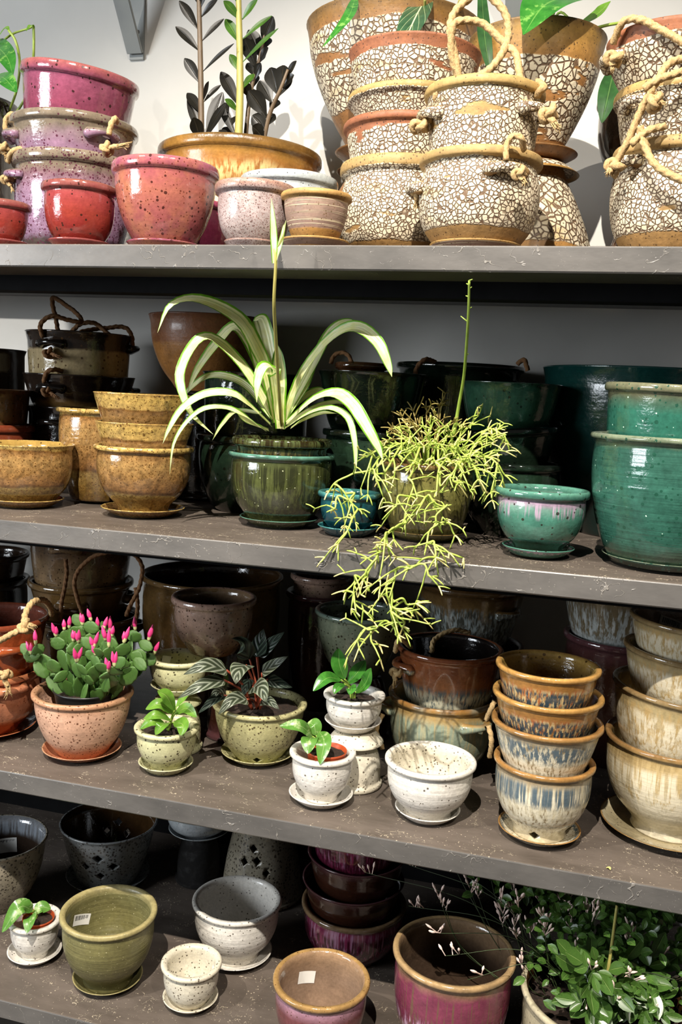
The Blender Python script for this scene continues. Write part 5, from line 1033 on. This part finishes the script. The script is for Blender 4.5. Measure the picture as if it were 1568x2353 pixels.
pot('mag0', 'flower_pot', 'wine-red drip pot at the bottom of the dark stack', 'cup', 'wine', group='wine-red stack', lh=.010)
pot('mag1', 'flower_pot', 'chocolate-brown pot, second from bottom of wine-red stack', 'cyl', 'chocolate', low='mag0', group='wine-red stack', lip='flare', ins=.035)
pot('mag2', 'flower_pot', 'chocolate-brown pot, third from bottom of wine-red stack', 'cyl', 'chocolate', low='mag1', group='wine-red stack', lip='flare', ins=.03)
pot('mag3', 'flower_pot', 'purple-streaked pot topping the wine-red stack under the shelf', 'cyl', 'wine', low='mag2', group='wine-red stack', ins=.03)
pot('purp_front', 'flower_pot', 'dusky red pot with tan rim and paper tag, front edge centre', 'cup', 'dusk', inn='sand_in', lh=.010, stick=[(128, .075, dict(w=.032, h=.022, bars=False, tilt=.15))])
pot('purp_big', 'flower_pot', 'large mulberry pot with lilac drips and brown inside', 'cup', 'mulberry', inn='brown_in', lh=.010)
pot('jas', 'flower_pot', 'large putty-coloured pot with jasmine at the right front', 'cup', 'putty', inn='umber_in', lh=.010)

# ------------------------------------------------------------------ plants
VIEW = Vector((0.0, -.75, .65))
def wprof(kind, t):
    if kind == 'strap': return max(.02, min(1, .62 + .9 * t) * (1 - max(0, (t - .35) / .65) ** 2.2))
    if kind == 'oval': return max(.02, math.sin(math.pi * min(1, t * .97 + .02)) ** .75)
    if kind == 'heart': return max(.02, (math.sin(math.pi * min(1, t * .62 + .38)) ** .9) * min(1, (t / .12) ** .5 if t < .12 else 1))
    if kind == 'lance': return max(.02, math.sin(math.pi * min(1, (t ** .8) * .97 + .02)) ** .9)
    if kind == 'spoon': return max(.03, math.sin(math.pi * min(1, (t ** 1.3) * .95 + .03)) ** .8)

def leaf_mesh(pts, w, kind, mat, n=14, fold=.25, nv=None, curl=0.0):
    P = catmull(pts, n); nv = (nv or VIEW).normalized()
    vs, uv, fs = [], [], []; m = 6
    for i, p in enumerate(P):
        t = i / n
        tg = (P[min(i + 1, n)] - P[max(0, i - 1)]).normalized()
        s = tg.cross(nv)
        s = s.normalized() if s.length > 1e-4 else Vector((1, 0, 0))
        up = s.cross(tg).normalized()
        hw = w * .5 * wprof(kind, t)
        for j in range(m + 1):
            u = j / m * 2 - 1
            q = p + s * (u * hw) + up * (abs(u) ** 1.4 * hw * fold + math.sin(t * 19 + u * 2) * curl * hw * abs(u))
            vs.append(q); uv.append((j / m, t))
    for i in range(n):
        for j in range(m):
            a = i * (m + 1) + j
            fs.append((a, a + 1, a + m + 2, a + m + 1))
    return vs, fs, uv

def leaf(parent, pts, w, kind, mat, name='leaf', **kw):
    b = Vector(parent.location)
    vs, fs, uv = leaf_mesh([Vector(p) - b for p in pts], w, kind, mat, **kw)
    return ob(name, mk(name, vs, fs, mat, uv=uv), parent)

def stem(parent, pts, r0, r1, mat, name='stem', n=16, ns=7):
    b = Vector(parent.location); P = [p - b for p in catmull(pts, n)]
    vs, fs = tube(name, P, [r0 + (r1 - r0) * i / n for i in range(n + 1)], mat, ns)
    return ob(name, mk(name, vs, fs, mat), parent)

def soil(parent, r, z, name='soil'):
    rng = random.Random(int(r * 1e4)); vs = [(0, 0, .004)]; fs = []; K = 5; S = 28
    for k in range(1, K + 1):
        for i in range(S):
            a = i / S * 6.2832; q = r * k / K
            vs.append((q * math.cos(a), q * math.sin(a), .004 * (1 - (k / K) ** 2) + rng.uniform(-.0018, .0018)))
    for i in range(S): fs.append((0, 1 + i, 1 + (i + 1) % S))
    for k in range(K - 1):
        for i in range(S):
            a = 1 + k * S + i; b = 1 + k * S + (i + 1) % S
            fs.append((a, a + S, b + S, b))
    return ob(name, mk(name, vs, fs, M_SOIL), parent, (0, 0, z))

def plant(name, potid, dz, label, cat='plant', soil_r=None):
    p = POTS[potid]; e = empty(name, (p['x'], p['y'], p['zr'] - dz)); tag(e, label, cat)
    soil(e, soil_r or min(p['ri'] - .003, p['rfi'](p['H'] - dz) - .004), 0)
    return e

# spider plant
e = plant('spider_plant', 'spd1', .012, 'spider plant with arching cream and green striped leaves')
for p, w in LP['spider']: leaf(e, p, w * 1.18, 'strap', L_SPID, n=24, fold=.38)
stem(e, LP['spider_stalk'], .0032, .0022, M_STEMY, 'flower_stalk', 30)
for p, w in LP['spider_bract']: leaf(e, p, w, 'strap', L_SPID, 'bract', n=10)

# stick cactus
rng = random.Random(4)
e = plant('stick_cactus', 'rhip', .012, 'trailing stick cactus with branching pale green stems over the shelf edge')
RB = Vector(e.location)
def clear(p):
    """keep a stem point clear of the shelf board"""
    z, y = p.z + RB.z, p.y + RB.y
    if z < SHZ[2] + .005 and y > -.006:
        if y < .03 or z < SHZ[2] - .012: p.y = -.009 - RB.y
        else: p.z = SHZ[2] + .005 - RB.z
    return p
def twig(V, F, MI, a, d, ln, r, depth, rng, droop):
    """one jointed segment and the forks at its end"""
    mid = a + d * ln * .5 + Vector((rng.uniform(-1, 1), rng.uniform(-1, 1), rng.uniform(-1, 1))) * ln * .06
    b = clear(a + d * ln + Vector((0, 0, -droop * ln))); mid = (mid + (a + b) / 2) / 2 if (b - a).length < ln * .95 or b.y < -.2 else mid
    vs, fs = tube('t', catmull([a, mid, b], 4), [r, r * .95, r * .9, r * .88, r * .6], None, 5)
    n0 = len(V); V += vs; F += [tuple(n0 + q for q in f) for f in fs]; MI += [0 if depth > 0 else (1 if rng.random() < .45 else 0)] * len(fs)
    if depth <= 0: return
    for k in range(rng.choice((2, 2, 3))):
        nd = (d * .75 + Vector((rng.uniform(-1, 1), rng.uniform(-1, 1), rng.uniform(-1, 1))) * .75).normalized()
        twig(V, F, MI, b, nd, ln * rng.uniform(.38, .72) if depth > 1 else rng.uniform(.008, .02), r * .85, depth - 1, rng, droop)
def strand(path, forks, mats, name='stem', r=.0021, depth=1):
    V, F, MI = [], [], []
    global LAST
    P = [p - RB for p in catmull(path, 22)]
    P = [p + Vector((mnoise.noise(p * 55), mnoise.noise(p * 55 + Vector((5, 1, 2))), mnoise.noise(p * 55 + Vector((2, 8, 3))))) * (.002 * min(1, i / 6)) for i, p in enumerate(P)]
    P = [clear(p) for p in P]
    LAST = P
    vs, fs = tube('s', P, [r * (1.05 - .25 * i / 22) for i in range(23)], None, 6); V += vs; F += fs; MI += [0] * len(fs)
    for i in forks:
        tg = (P[min(22, i + 1)] - P[i - 1]).normalized()
        for k in range(1 if i < 21 else rng.choice((3, 4, 5))):
            d = (tg * .6 + Vector((rng.uniform(-1, 1), rng.uniform(-1, 1), rng.uniform(-.8, .8))) * .8).normalized()
            twig(V, F, MI, P[i], d, rng.uniform(.020, .050) if i < 21 else rng.uniform(.010, .026), r * .85, depth if i < 21 else 0, rng, .15)
    return ob(name, mk(name, V, F, mats, MI), e)
rp = POTS['rhip']
CZ = SHZ[2]
def J(s): return Vector((rng.uniform(-s, s), rng.uniform(-s, s), rng.uniform(-s, s)))
nodes = []
rim_c = Vector((rp['x'], rp['y'], rp['zr']))
order = sorted(zip(LP['rhip_px'], LP['rhip_ends']), key=lambda q: q[0][1])
for k in range(7):                      # arching main stems that leave the pot over its front rim
    a0 = math.radians(-165 + 24 * k)
    out = Vector((math.cos(a0), math.sin(a0), 0))
    top = rim_c + out * (rp['r'] * .75) + Vector((0, 0, .022 + .012 * rng.random()))
    end = rim_c + out * (rp['r'] + rng.uniform(.012, .035)) + Vector((0, -.01, -rng.uniform(.005, .05)))
    P = strand([rim_c + out * .02 - Vector((0, 0, .012)), top, end], [12, 18], [M_RHIP, M_RTIP], r=.0021)
    nodes += [p + RB for p in LAST[8:]]
for (px, py), end in order:
    end = Vector(end)
    best = min(nodes, key=lambda n: (n - end).length + (.25 * max(0, end.z - n.z)) + (.03 if (n - end).length < .03 else 0))
    d = end - best
    sag = Vector((d.x * .1, -.006, d.length * .18))
    mid = [best + d * .33 + sag * .8 + J(.007), best + d * .68 + sag * .6 + J(.008)]
    strand([best] + mid + [end], [rng.choice((8, 10)), rng.choice((14, 17)), 22], [M_RHIP, M_RTIP], r=.0017)
    nodes += [p + RB for p in LAST[6::2]]
for i, end in enumerate(LP['rhip_top']):
    end = Vector(end); root = Vector((rp['x'] + (end.x - rp['x']) * .35, rp['y'] + (end.y - rp['y']) * .3, rp['zr'] - .008))
    strand([root, (root + end) / 2 + Vector((0, 0, .012)), end], [9, 14, 18, 22], [M_RHIPB, M_RHIPB] if i < 12 and i % 2 == 0 or i < 6 else [M_RHIP, M_RTIP], r=.0016)
V, F = [], []
upp = [p - RB for p in catmull(LP['rhip_up'], 40)]
vs, fs = tube('u', upp, [.0031 * (1 - .45 * i / 40) for i in range(41)], None, 7); V += vs; F += fs
for i in (24, 30, 33, 36, 38, 39, 40, 40):
    d = Vector((rng.choice((-1, 1)), rng.uniform(-.3, .3), rng.uniform(.1, .9))).normalized()
    vs, fs = tube('b', [upp[i], upp[i] + d * (.014 if i == 30 else .005)], [.0013, .0007], None, 5); n0 = len(V); V += vs; F += [tuple(n0 + q for q in f) for f in fs]
ob('upright_stem', mk('upright_stem', V, F, M_STEMG), e)

# Easter cactus in its black nursery pot
op = POTS['orange_speck']
ne = empty('nursery_pot', (op['x'] + .004, op['y'] + .006, op['zr'] - .078)); tag(ne, 'black plastic nursery pot inside the salmon-pink pot', 'nursery pot')
ob('body', lathe('body', pot_profile(.060, .081, 'taper', .003, .008, .002, 'plain'), [M_NURS] * 3, 40, 0), ne)
e = empty('flowering_cactus', (op['x'] + .004, op['y'] + .006, op['zr'] - .008)); tag(e, 'bushy flat-padded cactus with magenta flower buds', 'plant')
soil(e, .054, 0)
def pad_mesh():
    vs, fs = [], []; n, m = 12, 10
    for i in range(n + 1):
        t = i / n; hw = .5 * max(.06, math.sin(math.pi * min(1, .06 + .93 * t)) ** .6) * (1 + .05 * math.sin(t * 22))
        for j in range(m):
            a = j / m * 2 * math.pi
            vs.append((hw * math.cos(a), .075 * math.sin(a) * (.5 + hw) * (1.5 if abs(math.cos(a)) < .3 else 1), t))
    for i in range(n):
        for j in range(m):
            k = (j + 1) % m; fs.append((i * m + j, i * m + k, (i + 1) * m + k, (i + 1) * m + j))
    fs.append(tuple(range(m))[::-1]); fs.append(tuple(n * m + j for j in range(m)))
    return mk('pad', vs, fs, M_PAD)
PAD = pad_mesh()
def bud_mesh():
    prof = [(0, 0), (.10, .02), (.16, .18), (.15, .32), (.19, .42), (.20, .55), (.14, .75), (.05, .95), (0, 1)]
    pr = [(r, z, 0 if z > .33 else 1) for r, z in prof]
    return lathe('bud', pr, [M_BUD, M_BUDB], 9, 0)
BUD = bud_mesh()
def place(name, me, parent, a, b, width, spin=0.0):
    o = ob(name, me, parent); d = Vector(b) - Vector(a); zz = d.normalized()
    fc = Vector((.3, -.85, .45)); yy = fc - zz * fc.dot(zz)
    yy = yy.normalized() if yy.length > 1e-3 else zz.orthogonal().normalized()
    xx = yy.cross(zz)
    o.rotation_euler = (Matrix((xx, yy, zz)).transposed() @ Matrix.Rotation(spin, 3, 'Z')).to_euler()
    o.location = Vector(a) - Vector(parent.location); o.scale = (width, width, d.length)
    return o
rng = random.Random(11)
for k, tp in enumerate(LP['cactus_tips']):
    tp = Vector(tp); a0 = rng.uniform(0, 6.28); rr = rng.uniform(.0, .034)
    dirx = (tp.x - op['x']) * .33
    root = Vector((op['x'] + .004 + dirx + rr * .4 * math.cos(a0), op['y'] + (tp.y - op['y']) * .35 + rr * .4 * math.sin(a0), op['zr'] - .008))
    L = (tp - root).length; nseg = max(2, round(L / .040))
    path = catmull([root, (root + tp) / 2 + Vector((dirx * .35, rng.uniform(-.01, .004), .004)), tp], nseg)
    bl = .022
    end_dir = (path[-1] - path[-2]).normalized()
    path[-1] = path[-1] - end_dir * bl * .6
    for i in range(nseg):
        spin = rng.uniform(-.8, .8)
        wv = rng.uniform(.026, .034) * (.8 if i == 0 else 1)
        place('pad', PAD, e, path[i] - (path[i + 1] - path[i]) * .06, path[i + 1], wv, spin)
        if rng.random() < .2 and i > 0:
            d = Vector((rng.choice((-1, 1)) * .8, rng.uniform(-.7, .2), .7)).normalized()
            place('pad', PAD, e, path[i + 1], path[i + 1] + d * .026, .022, rng.uniform(-1, 1))
    if k < 24:
        for j in range(rng.choice((1, 2, 2))):
            d = (end_dir * .5 + Vector((rng.uniform(-.5, .5), rng.uniform(-.4, .2), .9))).normalized()
            place('flower_bud', BUD, e, path[-1] - d * .001, path[-1] + d * rng.uniform(.020, .034), .021, 0)

def leafset(e, rootp, items, kind, mats, stemmat, r=.0016, **kw):
    rootp = Vector(rootp)
    for i, (p, w) in enumerate(items):
        m = mats[i % len(mats)] if isinstance(mats, list) else mats
        lf = leaf(e, p, w, kind, m, **kw)
        a = Vector(p[0])
        stem(e, [rootp + Vector(((a.x - rootp.x) * .2, (a.y - rootp.y) * .2, 0)), (rootp + a) / 2 + Vector((0, .004, .004)), a], r * 1.2, r, stemmat, 'petiole', 8, 6)
def soilpt(id, dz=.012): p = POTS[id]; return (p['x'], p['y'], p['zr'] - dz)

e = plant('rippled_peperomia', 'pep', .014, 'rippled silver and dark leaved plant with red stems in khaki pot')
leafset(e, soilpt('pep', .014), LP['pep'], 'heart', [L_PEP, L_PEP, L_PEPD, L_PEPD, L_PEPD, L_PEP, L_PEP, L_PEP, L_PEP, L_PEP, L_PEP, L_PEPD, L_PEPD, L_PEPD], M_STEMR, .0017, fold=.18, n=18)
e = plant('leafy_seedling', 'cream_small', .012, 'bright green leafy seedling in the small celadon pot')
leafset(e, soilpt('cream_small'), LP['hoya'], 'oval', L_HOYA, M_STEMG, .0015, fold=.3)
e = plant('glossy_seedling', 'wht_up', .012, 'dark glossy six-leaved plant in the raised white pot')
leafset(e, soilpt('wht_up'), LP['glossy'], 'oval', L_GLOSS, M_STEMG, .0015, fold=.22)

def nursery_in(id, label, dx=.0, dy=.0, r=.034, drop=.055, up=.004):
    p = POTS[id]
    n = empty('nursery_pot', (p['x'] + dx, p['y'] + dy, p['zr'] - drop)); tag(n, label, 'nursery pot')
    ob('body', lathe('body', pot_profile(r, drop + up, 'taper', .002, .006, .0016, 'plain'), [M_RNURS] * 3, 36, 0), n)
    return n
nursery_in('wht_red', 'red-brown plastic nursery pot inside the white ridged pot', .008, -.006)
p = POTS['wht_red']; e = empty('variegated_seedling', (p['x'] + .008, p['y'] - .006, p['zr'] - .003)); tag(e, 'four-leaved pale green variegated plant in red nursery pot, third shelf', 'plant'); soil(e, .030, 0)
leafset(e, (p['x'] + .006, p['y'] - .006, p['zr'] - .003), LP['wred'], 'oval', L_VAR, M_STEMG, .0015, fold=.2)
nursery_in('wht_plant', 'red-brown plastic nursery pot inside the small white pot at left end', .008, .0, .030, .05, .002)
p = POTS['wht_plant']; e = empty('variegated_seedling', (p['x'] + .008, p['y'], p['zr'] - .005)); tag(e, 'pale green variegated plant in the small white pot on bottom shelf', 'plant'); soil(e, .026, 0)
leafset(e, (p['x'] + .004, p['y'], p['zr'] - .005), LP['wleft'], 'oval', L_VAR, M_STEMG, .0015, fold=.2)

# dark zz plant
e = plant('zz_plant', 'zz_bowl', .02, 'tall dark-leaved zz plant with upright stems in the ochre bowl')
zp = POTS['zz_bowl']
for i, (st, lv) in enumerate(LP['zz']):
    sm = [M_STEMD, M_STEMY, M_STEMD, M_STEMD][i]
    st = [list(q) for q in st]; st[0][2] = zp['zr'] - .02
    stem(e, st, [.0068, .0088, .005, .005][i], [.0045, .0055, .0028, .0028][i], sm, 'stem', 24, 9)
    for j, (p, w) in enumerate(lv):
        green = (i == 1 and j not in (3, 5, 6, 7))
        leaf(e, p, w * 1.35, 'spoon', L_ZZG if green else L_ZZ, fold=.2, n=12, nv=Vector((.15, -1, .25)) )

# vines on the top shelf
def vine(name, potid, dz, label, leaves, stems, kinds, mats, smat, fold=.15):
    e = plant(name, potid, dz, label)
    for i, (p, w) in enumerate(leaves): leaf(e, p, w, kinds[i % len(kinds)], mats[i % len(mats)], n=20, fold=fold)
    root = Vector(e.location)
    for s in stems: stem(e, s, .0026, .0026, smat)
    for p, w in leaves:
        a = Vector(p[0]); stem(e, [root + (a - root) * .15 - Vector((0, 0, (a.z - root.z) * .15)), (root + a) / 2 + Vector((0, 0, .05)), a], .0026, .002, smat, 'petiole', 12, 6)
    return e
vine('veined_vine', 'crC', .03, 'trailing vine with long pale-veined leaves in the largest crackle planter', LP['pothos_c'], LP['pothos_c_st'], ['oval', 'lance', 'strap', 'lance'], [L_VEIN, L_POTH, L_DGREEN, L_DGREEN], M_STEMY)
vine('pothos_plant', 'crD', .03, 'pothos with a large glossy heart leaf above the wide-rimmed pot', LP['pothos_d'], LP['pothos_d_st'], ['heart', 'lance'], [L_POTH, L_HOYA], M_STEMG)
vine('pothos_plant', 'dark_right', .02, 'pothos with one hanging leaf between the crackle stacks', LP['pothos_r'], [], ['oval'], [L_DGREEN], M_STEMG)
vine('pothos_plant', 'dark_left', .02, 'variegated pothos with thin curling shoots at the left edge', LP['pothos_l'], LP['pothos_l_st'], ['heart', 'oval', 'lance', 'lance'], [L_POTH, L_POTH, L_HOYA, L_HOYA], M_STEMG)

# jasmine
M_STEMJ = plain('jasmine_stem', '#26331a', '#34431f', 40, .5)
rng = random.Random(21)
jp = POTS['jas']
e = plant('jasmine_plant', 'jas', .03, 'bushy jasmine with dark leaflets and slim pink-white buds')
JB = Vector(e.location)
vs, fs, uv = leaf_mesh([(0, 0, 0), (0, 0, .5), (0, 0, 1)], 1.0, 'oval', L_JAS, 6, .25, Vector((0, -1, 0)))
JL = mk('leaflet', vs, fs, L_JAS, uv=uv)
def jb_mesh():
    pr = [(0, 0, 0), (.05, .01, 0), (.05, .5, 0), (.12, .62, 0), (.13, .8, 0), (.05, .97, 0), (0, 1, 0)]
    return lathe('bud', pr, [M_JBUD], 7, 0)
JB_ME = jb_mesh()
nleaf = [0]; nbud = [0]
def sprig(path, leaves_at, size, buds=0, thick=.0012):
    P = catmull(path, 20)
    v2, f2 = tube('s', [p - JB for p in P], [thick * (1.1 - .5 * i / 20) for i in range(21)], None, 5)
    ob('stem', mk('stem', v2, f2, M_STEMJ), e)
    for i in leaves_at:
        tg = (P[min(20, i + 1)] - P[max(0, i - 1)]).normalized()
        for sd in (-1, 1):
            d0 = (tg * .5 + tg.cross(VIEW).normalized() * sd + Vector((rng.uniform(-.3, .3), rng.uniform(-.4, .2), rng.uniform(-.4, .3)))).normalized()
            # one small pinnate leaf: a terminal leaflet and a pair
            ln = size * rng.uniform(.8, 1.3)
            for q, f in ((0, 1.0), (1, .7), (-1, .7)):
                if nleaf[0] >= 298: break
                d = (d0 + d0.cross(VIEW).normalized() * q * .9 + Vector((0, 0, -.2))).normalized()
                st = P[i] + d0 * ln * (.55 if q == 0 else .25)
                o = place('leaflet', JL, e, st, st + d * ln * f, ln * f * rng.uniform(.5, .7), math.pi + rng.uniform(-.6, .6)); nleaf[0] += 1
    tip = P[20]; tg = (P[20] - P[17]).normalized()
    for b in range(buds):
        d = (tg * .4 + Vector((rng.uniform(-.7, .7), rng.uniform(-.5, .3), rng.uniform(.3, 1)))).normalized()
        s = tip - tg * rng.uniform(0, .03)
        place('flower_bud', JB_ME, e, s, s + d * rng.uniform(.016, .028), .0165); nbud[0] += 1
JR = Vector((jp['x'], jp['y'], jp['zr'] - .03))
# near, large-leaved sprigs at the front
for k in range(20):
    a = rng.uniform(-2.3, .1); rr = rng.uniform(.02, .14)
    end = Vector((jp['x'] + rr * math.cos(a) * .9, jp['y'] + rr * math.sin(a) * .75, jp['zr'] + rng.uniform(-.005, .10)))
    sprig([JR + (end - JR) * .15, (JR + end) / 2 + Vector((0, 0, .035)), end], [8, 12, 16, 20], rng.uniform(.026, .042), rng.choice((0, 0, 3, 4)))
# darker sprigs further back, rising towards the shelf above
for k in range(36):
    end = Vector((rng.uniform(-.24, .24), rng.uniform(.12, .36), rng.uniform(.40, .54)))
    sprig([JR + Vector((end.x - JR.x, end.y - JR.y, 0)) * .6, (JR + end) / 2 + Vector(((end.x - JR.x) * .35, (end.y - JR.y) * .3, rng.uniform(-.03, .01))), end], [12, 17] if k % 2 else [16], rng.uniform(.014, .02), rng.choice((4, 5, 6, 7)), .0008)
# runners reaching left over the mulberry pot
for end, b in (((-.24, .17, .44), 5), ((-.26, .22, .49), 5), ((-.19, .12, .43), 6), ((-.30, .26, .50), 4), ((-.16, .08, .42), 4), ((-.33, .2, .47), 4), ((-.12, .06, .40), 3)):
    end = Vector(end)
    sprig([JR + Vector((-.03, 0, .01)), (JR + end) / 2 + Vector((0, -.01, .06)), end], [10, 14, 17], .018, b, .0008)
stem(e, [JR + Vector((-.01, -.03, 0)), JR + Vector((0, -.04, .09)), JR + Vector((.005, -.035, .20))], .0034, .0022, M_STEMY, 'young_shoot', 20)
# the leaflets beyond the nearest three hundred, as one mass
V, F, UV = [], [], []
for k in range(1300):
    c = Vector((rng.gauss(jp['x'] + .0, .11), rng.gauss(jp['y'] + .10, .09), jp['zr'] + rng.gauss(.055, .045)))
    if c.z > .565 or c.z < jp['zr'] - .01 or c.y < .03 or c.y > .55 or c.x < -.20: continue
    if c.x < -.03 and (c.y < .22 or c.z < .43): continue
    if math.hypot(c.x - jp['x'], c.y - jp['y']) > jp['r'] - .01 and c.z < jp['zr'] + .012: continue
    d = Vector((rng.uniform(-1, 1), rng.uniform(-1, .5), rng.uniform(-.6, .6))).normalized(); ln = rng.uniform(.012, .024)
    a, b2, c2 = leaf_mesh([c - JB, c + d * ln * .5 + Vector((0, 0, .002)) - JB, c + d * ln - JB], ln * .6, 'oval', L_JAS, 4, .25)
    n0 = len(V); V += a; UV += c2; F += [tuple(n0 + q for q in f) for f in b2]
o = ob('far_leaflets', mk('far_leaflets', V, F, L_JAS, uv=UV), e); o['kind'] = 'stuff'

# a fallen yellow petal on the third shelf
p0 = Vector((.0767, .0249, SHZ[3] + .0012))
pe = empty('fallen_petal', p0); tag(pe, 'tiny fallen yellow petal on the third shelf near the front edge', 'petal')
M_PETAL = plain('yellow_petal', '#d8c860', '#e8dc80', 60, .5)
vs, fs, uv = leaf_mesh([(-.003, .002, 0), (.001, .001, .002), (.003, -.003, .001)], .0045, 'oval', M_PETAL, 8, .4, Vector((0, 0, 1)))
ob('petal_blade', mk('petal_blade', vs, fs, M_PETAL, uv=uv), pe)
